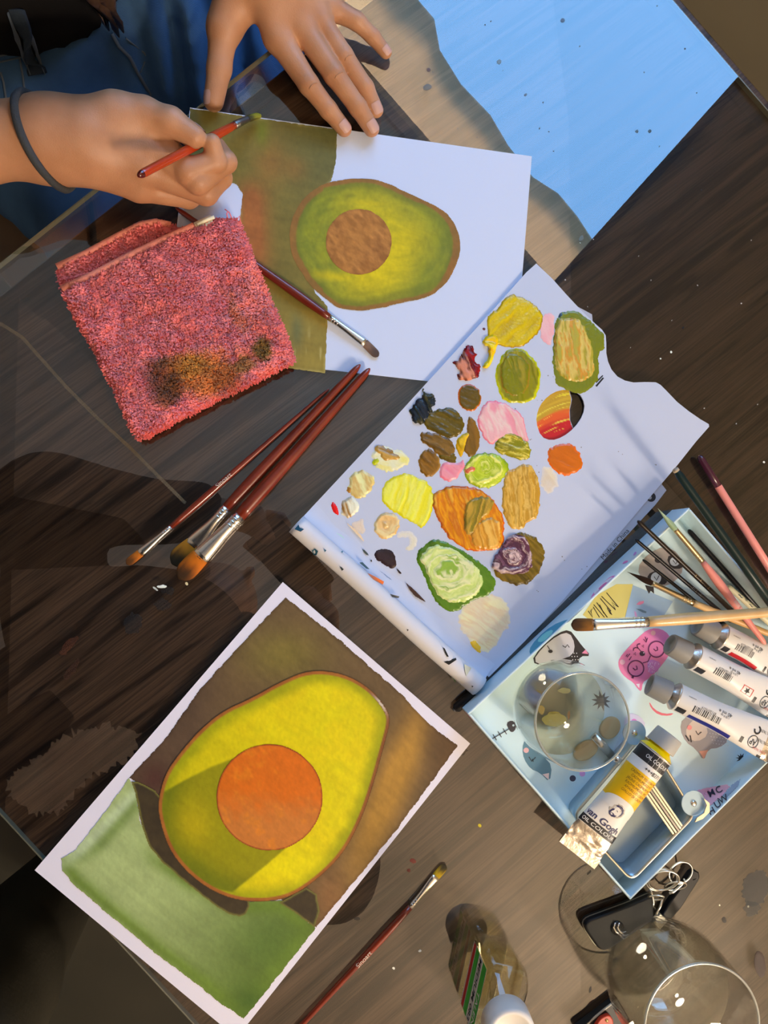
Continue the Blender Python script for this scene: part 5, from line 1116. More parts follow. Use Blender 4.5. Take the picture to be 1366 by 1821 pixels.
b0, b1 = P(1055, 1307, ZF + .004), P(1088, 1344, ZF + .004); v, f = tube([b0, (b0 + b1) / 2 + np.array([0, 0, .0012]), b1], [(.0036, .0018)] * 3, 12); obj('band', v, f, m_steel, clip)

# ================================================================== brushes and pens in the box
def PB(x, y, z): return P(x, y, z)
def L2(a, b, t): return tuple(np.array(a) * (1 - t) + np.array(b) * t)
m_green = M('handle_dark_green', lin((16, 44, 44)) * .8, .35, spec=.35); m_black = M('handle_black', (.006, .006, .008), .35, spec=.3); m_brown = M('handle_dark_brown', lin((40, 28, 20)) * .8, .35, spec=.35)
m_pink = M('handle_pink', alb((226, 138, 126), WREF4), .4); m_maroon = M('handle_maroon', lin((80, 30, 52)) * .8, .25, coat=.4); m_birch = M('handle_birch', alb((222, 178, 118), WREF4), .4, var=alb((206, 158, 98), WREF4), var_scale=60, coat=.2)
m_cream = M('handle_cream', alb((214, 204, 170), WREF4), .45)
GB = 'brushes and pens in the printed box'
def rod(name, label, a, za, b, zb_, w0, w1, mat, endcap=None, tipm=None, cat='brush', extra=None, letters=None):
    """handle seen from its blunt end; a is the blunt end, b runs out of the picture"""
    A_, B_ = P(*a, za), P(*b, zb_); t = thing(name, label, cat, (A_ + B_) / 2 * np.array([1, 1, 0]) + np.array([0, 0, ZF]), GB); s = SC(.03)
    ts = np.array([0, .004, .012, .03, .1, .3, .6, 1.0]); rr = [(w0 + (w1 - w0) * q) * s / 2 * (math.sqrt(max(.05, 1 - (1 - min(1, q / .03)) ** 2)) if q < .03 else 1) for q in ts]
    v, f = tube([lerp(A_, B_, q) for q in ts], rr, 14); h = obj('handle', v, f, mat, t)
    if endcap:
        q1, mc = endcap; tt = [0, .004, .012, .03, q1 * .6, q1]; rr = [(w0 + (w1 - w0) * q) * s / 2 * 1.03 * (math.sqrt(max(.05, 1 - (1 - min(1, q / .03)) ** 2)) if q < .03 else 1) for q in tt]
        v, f = tube([lerp(A_, B_, q) for q in tt], rr, 14); obj('end_cap', v, f, mc, h)
    if tipm:
        d = (A_ - B_) / np.linalg.norm(A_ - B_); v, f = tube([A_ - d * .0012, A_ + d * .0010, A_ + d * .0018], [w0 * s * .42, w0 * s * .40, w0 * s * .15], 12); obj('chipped_end', v, f, tipm, h)
    if letters:
        sx, q0, size, mt = letters; d = (B_ - A_) / np.linalg.norm(B_ - A_); v, f = text_mesh(sx, size); sdv2 = np.cross(np.array([0, 0, 1.0]), d); nn2 = np.cross(d, sdv2); c = lerp(A_, B_, q0); rl = (w0 + (w1 - w0) * q0) * s / 2
        k2 = v[:, 1] / rl; obj('lettering', c + v[:, :1] * d + np.sin(k2)[:, None] * rl * sdv2 + (np.cos(k2) * rl + .0002)[:, None] * nn2, f, mt, h, smooth=False)
    # far end: ferrule and bristles beyond the box
    return t
m_goldp = M('gold_print', (.62, .44, .16), .35, metal=.6); m_silp = M('pale_print', (.55, .55, .56), .4)
rod('paint_brush', 'pink handle with dipped maroon end leaning outside the box rim', (1243, 810), .0066, (1395, 1052), .0070, 14, 15, m_pink, endcap=(.225, m_maroon))
rod('paint_brush', 'thick dark green handle with chipped wooden end leaning over the box corner', (1202, 836), .052, (1400, 1112), .030, 14, 19, m_green, tipm=M('raw_wood', (.45, .38, .28), .7))
rod('paint_brush', 'black handle with gold print lying beside the thick green handle', (1246, 931), .010, (1400, 1118), .008, 11, 12, m_black, letters=('lılllıl', .30, .0045, m_goldp))
rod('paint_brush', 'plain black rounded handle next to the green-bristled brush', (1224, 942), .010, (1372, 1108), .008, 9.5, 12, m_black)
rod('paint_brush', 'dark brown handle with gold lettering resting on the box rim', (1134, 926), .040, (1312, 1096), .009, 8.5, 9.5, m_brown, letters=('lıllll lıllll lll lıl', .62, .0042, m_goldp))
rod('paint_brush', 'thin black handle reaching over the box rim, pale lettering', (1130, 959), .038, (1300, 1104), .008, 6.5, 8.5, m_black, letters=('lılıllıl lllıl', .62, .0042, m_silp))
rod('paint_brush', 'short thin black handle just inside the rim', (1143, 995), .018, (1300, 1120), .0075, 6, 8, m_black)
rod('paint_brush', 'cream handle printed with blue sprigs under the birch brush', (1294, 1042), .012, (1392, 1128), .010, 10, 14, m_cream, letters=('~ * ~', .3, .008, M('blue_print', (.02, .05, .10), .4)))
s = SC(.03)
brush('paint_brush', 'pink brush with pointed sage green bristles and gold ferrule', P(1170, 904, .038), P(1199, 939, .034), P(1249, 998, .027), P(1362, 1146, .019), 10.5 * s / 2, 17 * s / 2, 9 * s / 2, m_pink, m_gold, ((150, 176, 140), (170, 190, 158)), 10 * s / 2, 10 * s / 2, flat_=False, tipshape='round', group=GB, bulge=.3, text=('llılıll ll', .52, .0045))
brush('paint_brush', 'round brush with dark brown bristles and plain wooden handle', P(1116, 1017, .008), P(1157, 1036, .010), P(1232, 1072, .0125), P(1400, 1140, .015), 13 * s / 2, 15 * s / 2, 10 * s / 2, m_birch, m_gold, ((60, 36, 22), (40, 24, 16)), 10.5 * s / 2, 10.5 * s / 2, flat_=False, tipshape='round', group=GB, bulge=.3)
brush('paint_brush', 'wide flat brush with birch handle lying across the box', P(1016, 1111, .034), P(1052, 1111, .036), P(1150, 1106, .036), P(1440, 1083, .040), 19 * s / 2, 22 * s / 2, 16 * s / 2, m_birch, m_steel, ((140, 92, 34), (70, 46, 22)), 22 * s / 2, .0030, tipshape='flat', group=GB, bulge=.3)

# ================================================================== bottle of medium
bc = P(862, 1727); ul_ = P(828, 1770) - P(848, 1680); ul_ /= np.linalg.norm(ul_); vs_ = np.array([-ul_[1], ul_[0], 0])
if vs_[0] < 0: vs_ = -vs_
bot = thing('medium_bottle', 'clear plastic bottle of painting medium with white screw cap', 'bottle', bc)
m_oil = glass_mat('painting_oil', (.985, .965, .80), 1.42); m_pet = glass_mat('clear_plastic', (.985, .982, .94), 1.5, boost=1.1)
def brect(hl, hs, ch): return [bc[:2] + ul_[:2] * a + vs_[:2] * b for a, b in ((-hl + ch, -hs), (hl - ch, -hs), (hl, -hs + ch), (hl, hs - ch), (hl - ch, hs), (-hl + ch, hs), (-hl, hs - ch), (-hl, -hs + ch))]
def loft(rings, cap=True):
    n = len(rings[0][0]); v = np.vstack([np.c_[np.array(r), np.full(n, z)] for r, z in rings]); f = []
    for i in range(len(rings) - 1):
        for j in range(n): f.append([i * n + j, i * n + (j + 1) % n, (i + 1) * n + (j + 1) % n, (i + 1) * n + j])
    if cap: f.append(list(range(n))[::-1]); f.append([(len(rings) - 1) * n + j for j in range(n)])
    return v, f
def rrect(hl, hs, ch, n=4): return round_poly(np.array(brect(hl, hs, .0001)) if False else [bc[:2] + ul_[:2] * a + vs_[:2] * b for a, b in ((-hl, -hs), (hl, -hs), (hl, hs), (-hl, hs))], ch, n)
v, f = loft([(rrect(.029, .0135, .005), .0002), (rrect(.0305, .0155, .006), .003), (rrect(.0305, .0158, .006), .052), (rrect(.026, .0150, .007), .060), (rrect(.0125, .0115, .0112), .065), (rrect(.0118, .0112, .0112), .074)]); obj('bottle_body', v, f, m_pet, bot)
v, f = loft([(rrect(.0275, .0125, .005), .0022), (rrect(.0292, .0144, .006), .004), (rrect(.0292, .0146, .006), .046)]); obj('liquid', v, f, m_oil, bot)
fa = lambda a, z, o=.0003: bc + ul_ * a - vs_ * (.0158 + o) + np.array([0, 0, z])
def lrect(a0, a1, z0, z1, mat, nm, o): obj(nm, [fa(a0, z0, o), fa(a1, z0, o), fa(a1, z1, o), fa(a0, z1, o)], [[0, 1, 2, 3]], mat, bot, smooth=False)
m_lg = M('label_green', lin((60, 190, 58)) * .9, .4); m_lr = M('label_red', lin((200, 30, 24)) * .9, .4)
lrect(-.0245, .0245, .006, .050, m_lab, 'label_paper', .0002); lrect(-.0245, .0245, .008, .0145, m_lr, 'label_stripe', .0004); lrect(-.0245, .0245, .016, .026, m_lg, 'label_stripe', .0004); lrect(-.0245, .0245, .039, .0495, m_lg, 'label_stripe', .0004)
def ltext(s_, a, z, size, mat):
    v, f = text_mesh(s_, size, bold=.01); obj('lettering', [fa(a + x, z + y, .0007) for x, y, _ in v], f, mat, bot, smooth=False)
ltext('MEDIUM 083', 0, .0325, .0085, m_ink); ltext('TALENS', .010, .0442, .0085, m_wht)
kc = bc + np.array([0, 0, .066])
v, f = lathe([(.0176, 0), (.0184, .0008), (.0178, .0175), (.0165, .0192), (.0138, .0192), (.0131, .0183), (.0112, .0183), (.0104, .0176), (.0001, .0176)], 64, kc)
obj('cap', v, f, M('cap_white', (.80, .76, .70), .45), bot)

# ================================================================== keys
keys = thing('car_key', 'black car key fob with chevron badge and metal rings under the box corner', 'car key', P(1098, 1640))
kq = lambda pts: cr(1010, 1500, 3.837, pts)
fob = round_poly(PV(*np.array(kq([(72, 520), (215, 735), (570, 500), (560, 330), (400, 400)])).T, .006)[:, :2], [.010, .010, .006, .004, .004], 5)
m_fob = M('fob_black', (.010, .010, .011), .5, spec=.25, bump=(300, .05))
bevel(obj('fob_body', *prism(fob, .0012, .0120), m_fob, keys, smooth=False), .0022, 3)
cfo = fob.mean(0); v, f = prism(cfo + (fob - cfo) * 1.012, .0055, .0070); obj('trim', v, f, M('fob_trim', (.50, .48, .42), .3, metal=.9), keys, smooth=False)
bp = kq([(338, 578)])[0]; c = P(*bp, .0122); v, f = lathe([(.0058, 0), (.0056, .0005), (.0001, .0006)], 28, c); bd = obj('badge', v, f, M('badge_dark', (.03, .03, .03), .25, metal=.5), keys)
for off in (0, 30):
    pts = [(300 + off, 610), (330 + off, 595), (328 + off, 560), (345 + off, 540)]; pts = [(305 + off, 545), (318 + off, 575), (345 + off, 598), (372 + off, 590)] if False else [(325 + off * .9, 540), (312 + off * .9, 572), (330 + off * .9, 605), (350 + off * .9, 612)]
    v, f = tube([P(*q, .0131) for q in kq(pts)], .00075, 6); obj('chevron', v, f, m_steel, bd)
def ringm(cx, cy, r, tilt, z, rad, name='split_ring'):
    c = P(cx, cy, z); pts = []
    for a in np.linspace(0, 2 * math.pi, 41): pts.append(c + np.array([math.cos(a) * r, math.sin(a) * r * math.cos(tilt[0]), math.sin(a) * r * math.sin(tilt[0]) + math.cos(a) * r * tilt[1]]))
    v, f = tube(pts, rad, 7, cap=False); return obj(name, v, f, m_steel, keys)
ringm(*kq([(640, 250)])[0], .0125, (.5, .1), .016, .0008); ringm(*kq([(655, 255)])[0], .0120, (.55, .15), .0175, .0007); ringm(*kq([(770, 200)])[0], .0105, (.3, -.1), .015, .0007); ringm(*kq([(735, 290)])[0], .0085, (.8, .1), .012, .0007); ringm(*kq([(600, 370)])[0], .0062, (.9, .2), .012, .0008)
for pts in ([(690, 340), (720, 330), (800, 260), (790, 240)], [(560, 300), (575, 350), (585, 400), (575, 440)], [(650, 370), (630, 430), (600, 480)]):
    v, f = tube([P(*q, .010) for q in kq(pts)], .0011, 7); obj('chain_link', v, f, m_steel, keys)
usb = thing('usb_stick', 'slim black usb stick with pale metal end on the key ring', 'usb stick', P(1200, 1600))
ub = round_poly(PV(*np.array(kq([(628, 480), (690, 510), (760, 430), (890, 225), (880, 180), (835, 180), (760, 290), (690, 380)])).T, .005)[:, :2], .003, 4)
bevel(obj('stick_body', *prism(ub, .0010, .0085), m_black, usb, smooth=False), .0012, 2)
bevel(obj('stick_plug', *prism(PV(*np.array(kq([(575, 530), (625, 582), (678, 520), (625, 474)])).T, .005), .0018, .0068), M('plug_pale', (.62, .58, .50), .35, metal=.6), usb, smooth=False), .0004, 1)
v, f = tube([P(*q, .0075) for q in kq([(830, 215), (850, 185), (885, 200), (880, 235), (850, 245)])], .0012, 8); obj('stick_loop', v, f, m_black, usb)
# ================================================================== pocket knife by the clear glass
pk = thing('pocket_knife', 'red handled pocket knife on a black case at the clear glass', 'pocket knife', P(1090, 1808))
case = round_poly(PV(*np.array(kq([(40, 1260), (330, 1040), (345, 1075), (420, 1200), (300, 1330), (120, 1360)])).T, .004)[:, :2], .003, 4)
bevel(obj('case', *prism(case, .0, .0085), M('case_black', (.012, .012, .012), .5), pk, smooth=False), .001, 2)
v, f = tube([P(*q, .0078) for q in kq([(120, 1240), (250, 1130), (340, 1062)])], .0009, 7); obj('pale_edge', v, f, M('pale_edge', (.5, .48, .42), .5), pk)
kn = round_poly(PV(*np.array(kq([(170, 1250), (215, 1180), (270, 1155), (302, 1185), (306, 1240), (280, 1330), (180, 1340)])).T, .010)[:, :2], .0025, 4)
kb = bevel(obj('handle_scale', *prism(kn, .0086, .0125), M('knife_red', lin((206, 60, 36)) * .8, .35), pk, smooth=False), .0009, 2)
v, f = lathe([(.0014, 0), (.0012, .0006), (.0001, .0007)], 14, P(*kq([(266, 1208)])[0], .0125)); obj('rivet', v, f, M('brass', (.7, .5, .2), .3, metal=1.0), kb)
v, f = prism([P(*q, .0095) for q in kq([(385, 1240), (440, 1205), (450, 1225), (400, 1262)])], .0086, .0105); obj('blade_tip', v, f, m_steel, pk, smooth=False)
# pen end showing under the roll
pen = thing('black_pen', 'black pen end poking out below the rolled palette edge', 'pen', P(822, 1250))
v, f = tube([P(808, 1262, .0045), P(812, 1259, .0045), P(836, 1238, .0045), P(842, 1232, .0045)], [.002, .0042, .0042, .0042], 14); obj('pen_barrel', v, f, m_black, pen)
v, f = tube([P(806, 1264, .0045), P(809, 1261.5, .0045)], [.0012, .0022], 10); obj('pen_button', v, f, M('pen_grey', (.08, .08, .08), .4), pen)

# ================================================================== specks, dried paint and other marks on the table
def stain(poly, c, z=.00025, h=.0002, seed=1, rough=1.5, nm='paint_and_marks'):
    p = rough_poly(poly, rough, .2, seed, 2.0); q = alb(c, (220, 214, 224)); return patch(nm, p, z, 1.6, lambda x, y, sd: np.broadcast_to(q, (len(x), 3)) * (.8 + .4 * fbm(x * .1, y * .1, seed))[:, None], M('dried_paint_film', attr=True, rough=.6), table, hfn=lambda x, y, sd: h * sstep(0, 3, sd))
for i, (x, y, rx, ry, c) in enumerate([(288, 1043, 9, 3, (225, 225, 225)), (276, 1047, 6, 2, (190, 190, 190)), (332, 1038, 3, 2.5, (230, 225, 210)), (735, 1531, 4, 6, (120, 50, 40)), (727, 1548, 3, 4, (110, 50, 40)), (747, 1691, 3, 2, (235, 230, 220)), (700, 1722, 2.4, 2, (235, 230, 220)), (853, 1468, 3.5, 3, (200, 180, 30)), (636, 1634, 3, 6, (45, 36, 28)), (1215, 583, 2.5, 2, (20, 16, 14)), (1194, 626, 2, 2.4, (225, 225, 225)), (1359, 822, 2, 2, (230, 230, 230)), (1175, 638, 1.6, 1.6, (220, 220, 220)), (1280, 1610, 2, 1.6, (230, 220, 200)), (1331, 1612, 2.2, 2, (230, 220, 200)), (1288, 1636, 4, 6, (40, 34, 30)), (1050, 1760, 2, 6, (34, 28, 24)), (1048, 1552, 2, 5, (30, 24, 22)), (760, 155, 6, 8, (110, 104, 100)), (762, 124, 4, 4, (90, 70, 70)), (1001, 36, 4, 4, (80, 100, 130)), (888, 110, 4, 4, (110, 130, 150)), (1034, 424, 4, 6, (90, 96, 100)), (1133, 233, 3, 3, (70, 90, 110)), (1156, 233, 3, 3, (60, 80, 100)), (935, 168, 3, 2, (90, 110, 140)), (1352, 1715, 10, 24, (46, 26, 20))]):
    stain(circ(x, y, rx, 14, ry, rot=.6 * i), c, seed=200 + i, rough=min(1.2, rx * .3))
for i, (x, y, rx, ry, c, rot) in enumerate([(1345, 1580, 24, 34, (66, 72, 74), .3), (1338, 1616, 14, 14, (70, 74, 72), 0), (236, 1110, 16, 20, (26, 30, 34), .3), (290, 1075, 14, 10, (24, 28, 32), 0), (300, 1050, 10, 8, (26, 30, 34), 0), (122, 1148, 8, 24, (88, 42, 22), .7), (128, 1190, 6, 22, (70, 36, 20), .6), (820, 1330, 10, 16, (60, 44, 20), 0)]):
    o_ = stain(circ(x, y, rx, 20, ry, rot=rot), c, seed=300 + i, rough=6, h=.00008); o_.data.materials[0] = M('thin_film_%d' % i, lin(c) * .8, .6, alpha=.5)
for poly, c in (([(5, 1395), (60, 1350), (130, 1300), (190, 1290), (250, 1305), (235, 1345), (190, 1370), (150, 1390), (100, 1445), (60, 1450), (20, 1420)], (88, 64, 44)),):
    o_ = stain(poly, c, seed=400, rough=16, h=.00005); o_.data.materials[0] = M('thin_brown_patch', (.22, .15, .09), .6, alpha=.24, var=(.15, .095, .06), var_scale=40)  # see-through brown patch with a ragged outline
v, f = line_mesh(smooth_poly([(0, 575), (40, 600), (75, 640), (120, 690), (170, 740), (230, 795), (290, 855), (330, 895)], 0), 6, .0003); obj('dried_smear', v, f, M('smear', (.22, .17, .10), .6, alpha=.45), table, smooth=False)

# dust and flecks on the glass
rg_ = random.Random(11); m_d1 = M('fleck_dark', (.05, .06, .08), .6); m_d2 = M('fleck_pale', (.55, .55, .52), .6)
for i in range(46):
    if i < 26: x, y = rg_.uniform(720, 1250), rg_.uniform(10, 400); m_ = m_d1
    else: x, y = rg_.uniform(980, 1350), rg_.uniform(420, 760); m_ = m_d2
    if i >= 26 and x < 1100 and y > 560: continue
    if y > 265 and x < 960: continue
    flat('dust_fleck', circ(x, y, rg_.uniform(.7, 1.7), 8, rg_.uniform(.6, 1.3), rot=rg_.uniform(0, 3)), .0002, m_, table)

# ================================================================== the painter (seated person)
R3 = lambda a, n, z: room(a, n, z)
def chain(p, pts, k):
    d = None
    for (a, ra_), (b, rb2) in zip(pts[:-1], pts[1:]):
        e_ = cone_sd(p, a, b, ra_, rb2); d = e_ if d is None else smin(d, e_, k)
    return d
def hand_sdf(meta, fingers, thumb, fore, kp=.012, kf=.006, kff=.0012):
    def fn(p):
        palm = None
        for c in meta:
            e_ = chain(p, c, .004); palm = e_ if palm is None else smin(palm, e_, kp)
        palm = smin(palm, chain(p, fore, .01), .014)
        fg = None
        for c in fingers:
            e_ = chain(p, c, .0025); fg = e_ if fg is None else smin(fg, e_, kff)
        th = chain(p, thumb, .004); d = smin(palm, fg, kf); return np.minimum(smin(d, th, .0012), smin(palm, th, .010))
    return fn
# ---- left hand, flat on the table
def Q(x, y, z): return P(x, y, z)
lw = Q(470, -150, .060); lw2 = Q(462, -60, .046)
lm = {'i': Q(494, 66, .0285), 'm': Q(534, 44, .0305), 'r': Q(563, 30, .0285), 'p': Q(582, 10, .0240)}
L_meta = [[(lw2, .020), (lm['i'], .0118)], [(lw2 + np.array([.006, 0, .002]), .020), (lm['m'], .0116)], [(lw2 + np.array([.012, 0, 0]), .019), (lm['r'], .0110)], [(lw2 + np.array([.018, .002, -.004]), .018), (lm['p'], .0105)],
          [(lw2 + np.array([-.006, -.004, -.006]), .018), (Q(404, 40, .026), .0135)]]
L_f = [[(lm['i'], .0112), (Q(549, 150, .0235), .0086), (Q(584, 195, .0150), .0075), (Q(612, 229, .0085), .0066)],
       [(lm['m'], .0110), (Q(594, 132, .0250), .0089), (Q(636, 190, .0160), .0077), (Q(661, 229, .0088), .0067)],
       [(lm['r'], .0102), (Q(611, 100, .0235), .0083), (Q(650, 156, .0150), .0072), (Q(669, 196, .0084), .0063)],
       [(lm['p'], .0098), (Q(634, 37, .0195), .0073), (Q(663, 65, .0125), .0063), (Q(686, 93, .0072), .0054)]]
L_th = [(Q(420, -10, .030), .0160), (Q(397, 55, .0245), .0122), (Q(390, 122, .0165), .0098), (Q(380, 180, .0098), .0084)]
L_fore = [(R3(-.66, .46, .16), .037), (lw, .0285), (lw2, .0225)]
lsdf = hand_sdf(L_meta, L_f, L_th, L_fore)
# ---- right hand, closed round the brush
rw = Q(92, 249, .052); rc_ = Q(150, 249, .055)
rm = {'i': Q(262, 226, .050), 'm': Q(262, 262, .051), 'r': Q(254, 298, .046), 'p': Q(247, 331, .033)}
R_meta = [[(rw, .0245), (rm['i'], .0128)], [(rw, .0245), (rm['m'], .0125)], [(rw, .024), (rm['r'], .0122)], [(rw, .0235), (rm['p'], .0122)], [(rw, .022), (Q(206, 208, .060), .0165)]]
R_f = [[(rm['i'], .0118), (Q(333, 305, .0490), .0098), (Q(384, 287, .0480), .0084), (Q(377, 254, .0575), .0068)],
       [(rm['m'], .0118), (Q(352, 322, .0430), .0100), (Q(402, 288, .0380), .0086), (Q(386, 262, .0320), .0076)],
       [(rm['r'], .0115), (Q(366, 343, .0290), .0098), (Q(394, 316, .0220), .0085), (Q(365, 292, .0190), .0075)],
       [(rm['p'], .0115), (Q(335, 350, .0165), .0092), (Q(368, 332, .0120), .0078), (Q(345, 312, .0110), .0068)]]
R_th = [(Q(206, 208, .060), .0165), (Q(256, 204, .0610), .0128), (Q(304, 217, .0640), .0106), (Q(346, 243, .0615), .0086)]
R_fore = [(R3(-.55, -.16, .085), .036), (Q(-60, 252, .058), .0300), (rw, .0262), (rc_, .0250)]
rsdf = hand_sdf(R_meta, R_f, R_th, R_fore, kf=.004, kff=.0006)
# ---- rest of the body
pelvis = R3(-.60, .17, -.17); chest = R3(-.62, .185, .26); neck = R3(-.56, .19, .44); head = R3(-.50, .195, .57)
shL, shR = R3(-.60, .35, .36), R3(-.60, .02, .36); elL, elR = R3(-.66, .46, .16), R3(-.55, -.16, .085)
def core(p):
    d = smin(cone_sd(p, pelvis, chest, .12, .125), cone_sd(p, chest, neck, .10, .055), .05)
    d = smin(d, smin(cone_sd(p, chest, shL, .09, .055), cone_sd(p, chest, shR, .09, .055), .02), .04)
    d = smin(d, cone_sd(p, neck, head, .05, .055), .03)
    q = np.array([AX[0], AX[1], 0]); up = np.array([0, 0, 1.0])
    d = smin(d, ell_sd(p, head, (.078, .078, .108)), .02)
    d = smin(d, cone_sd(p, head + q * .045 - up * .075, head + q * .06 - up * .085, .032, .026), .03)      # jaw
    d = smin(d, cone_sd(p, head + q * .080 - up * .0, head + q * .096 - up * .022, .008, .012), .010)       # nose
    for s_ in (1, -1):
        lt = np.array([NX[0], NX[1], 0]) * s_
        d = smin(d, ell_sd(p, head + lt * .080 - up * .01, (.012, .012, .028)), .006)                       # ear
        d = np.maximum(d, -ell_sd(p, head + q * .079 + lt * .032 + up * .004, (.014, .014, .010)) ) if True else d   # eye socket
    for (a, b, c, r1, r2, r3) in ((shL, elL, lw, .052, .037, .0285), (shR, elR, Q(-60, 252, .058), .052, .040, .030)):
        d = smin(d, chain(p, [(a, r1), (b, r2), (c, r3)], .01), .03)
    return d
V1, F1 = surfnet(core, R3(-.60, .18, 0) - np.array([.36, .40, .34]), R3(-.60, .18, 0) + np.array([.40, .36, .72]), .0095)
def bb(pts, m): a = np.array(pts); return a.min(0) - m, a.max(0) + m
lo, hi = bb([q for c in L_f + L_meta + [L_th] for q, _ in c] + [lw + (R3(-.66, .46, .16) - lw) * .25], .030); lo[2] = -.004; V2, F2 = surfnet(lsdf, lo, hi, .00125)
lo, hi = bb([q for c in R_f + R_meta + [R_th] for q, _ in c], .030); lo[0] = Q(-40, 250, .055)[0]; V3, F3 = surfnet(rsdf, lo, hi, .00125)
def relax(V, Fa, it=2, k=.5):
    for _ in range(it):
        acc = np.zeros_like(V); cn = np.zeros(len(V))
        for a, b in ((0, 1), (1, 2), (2, 3), (3, 0)):
            np.add.at(acc, Fa[:, a], V[Fa[:, b]]); np.add.at(acc, Fa[:, b], V[Fa[:, a]]); np.add.at(cn, Fa[:, a], 1); np.add.at(cn, Fa[:, b], 1)
        V = V * (1 - k) + k * acc / np.maximum(cn, 1)[:, None]
    return V
V2 = relax(V2, F2, 1, .4); V3 = relax(V3, F3, 1, .4)
painter = thing('person', 'seated person in blue jeans holding a brush over the unfinished painting', 'person', R3(-.60, .17, FLOOR))
def skin_mat():
    m, nt, b = nodes('skin'); L = nt.links.new; N = nt.nodes.new
    tc = N('ShaderNodeTexCoord'); nz = N('ShaderNodeTexNoise'); nz.inputs['Scale'].default_value = 38; nz.inputs['Detail'].default_value = 4; L(tc.outputs['Object'], nz.inputs['Vector'])
    rp = N('ShaderNodeValToRGB'); L(nz.outputs['Fac'], rp.inputs['Fac']); e = rp.color_ramp.elements
    e[0].position = .3; e[0].color = (.47, .222, .112, 1); e[1].position = .7; e[1].color = (.57, .290, .158, 1)
    L(rp.outputs[0], b.inputs['Base Color']); b.inputs['Roughness'].default_value = .46; b.inputs['Specular IOR Level'].default_value = .35
    b.inputs['Subsurface Weight'].default_value = .18; b.inputs['Subsurface Radius'].default_value = (1, .35, .2); b.inputs['Subsurface Scale'].default_value = .004
    v1 = N('ShaderNodeTexVoronoi'); v1.inputs['Scale'].default_value = 900; L(tc.outputs['Object'], v1.inputs['Vector']); n2 = N('ShaderNodeTexNoise'); n2.inputs['Scale'].default_value = 260; L(tc.outputs['Object'], n2.inputs['Vector'])
    ad = N('ShaderNodeMath'); ad.operation = 'ADD'; L(v1.outputs['Distance'], ad.inputs[0]); L(n2.outputs['Fac'], ad.inputs[1])
    bp = N('ShaderNodeBump'); bp.inputs['Strength'].default_value = .12; bp.inputs['Distance'].default_value = .0008; L(ad.outputs[0], bp.inputs['Height']); L(bp.outputs[0], b.inputs['Normal'])
    MATS['skin'] = m; return m
m_skin = skin_mat()
Vb, Fb = merge((V1, F1), (V2, F2), (V3, F3)); body = obj('body', Vb, Fb, m_skin, painter)
m_nail = M('fingernail', (.60, .36, .30), .28, spec=.5, coat=.3)
def nail(dip, tip, rt, ln, up=(0, 0, 1), wd=.82, back=.25):
    """curved plate on the back of the last joint"""
    dip = np.asarray(dip); tip = np.asarray(tip); d = (tip - dip) / np.linalg.norm(tip - dip); u_ = np.array(up, float); u_ -= d * (u_ @ d); u_ /= np.linalg.norm(u_); s_ = np.cross(d, u_)
    c = tip + d * rt * .62; v = []; f = []; n1, n2 = 8, 8
    for i in range(n1 + 1):
        t = i / n1; q = c - d * ln * (1 - t); w = wd * (1.0 if .2 < t < .85 else (.80 + .2 * (t / .2) if t <= .2 else 1 - .35 * ((t - .85) / .15) ** 2))
        rr = rt * (1.04 - .10 * t) ; drop = rt * (.22 * max(0, t - .5))
        for j in range(n2 + 1): a = (j / n2 * 2 - 1) * 1.0 * w; v.append(q + s_ * math.sin(a) * rr + u_ * (math.cos(a) * rr + .0004 - drop))
    for i in range(n1):
        for j in range(n2): b = i * (n2 + 1) + j; f.append([b, b + 1, b + n2 + 2, b + n2 + 1])
    return obj('fingernail', v, f, m_nail, body)
for c, ln in zip(L_f, (.0096, .0100, .0094, .0074)): nail(c[2][0], c[3][0], c[3][1], ln, wd=.74)
nail(L_th[2][0], L_th[3][0], L_th[3][1], .011, up=(-.8, .1, .55))
nail(R_th[2][0], R_th[3][0], R_th[3][1], .0095, up=(.45, .85, .10), wd=.6)
# knuckle creases on the flat hand: fine raised folds across the middle joints
for c in L_f[:3]:
    a, b, e_ = c[0][0], c[1][0], c[2][0]; d = (e_ - a) / np.linalg.norm(e_ - a); s_ = np.cross(d, np.array([0, 0, 1.0])); s_ /= np.linalg.norm(s_); u_ = np.cross(s_, d); r_ = c[1][1]
    for o_ in (-.0042, -.0016, .0012, .0040):
        pts = [b + d * (o_ + .0012 * (t ** 2)) + s_ * math.sin(t * .55) * r_ * 1.0 + u_ * (math.cos(t * .55) * r_ * 1.0 - .00012) for t in np.linspace(-1, 1, 9)]
        v, f = tube(pts, [.0001] + [.00042] * 7 + [.0001], 6); obj('knuckle_crease', v, f, m_skin, body)
# eyes and mouth (face turned down to the work)
q_ = np.array([AX[0], AX[1], 0])
for s_ in (1, -1):
    lt = np.array([NX[0], NX[1], 0]) * s_; v, f = lathe([(.0001, -.011), (.0078, -.0078), (.011, 0), (.0078, .0078), (.0001, .011)], 16, head + q_ * .066 + lt * .032 + np.array([0, 0, .004]), q_); obj('eye', v, f, M('eye_white', (.75, .72, .70), .2), body)
v, f = tube([head + q_ * (.078 - abs(t) * .012) + np.array([NX[0], NX[1], 0]) * t * .024 - np.array([0, 0, .058]) for t in np.linspace(-1, 1, 7)], [(.002, .003)] + [(.006, .006)] * 5 + [(.002, .003)], 10); obj('mouth', v, f, M('lips', (.40, .13, .11), .4), body)
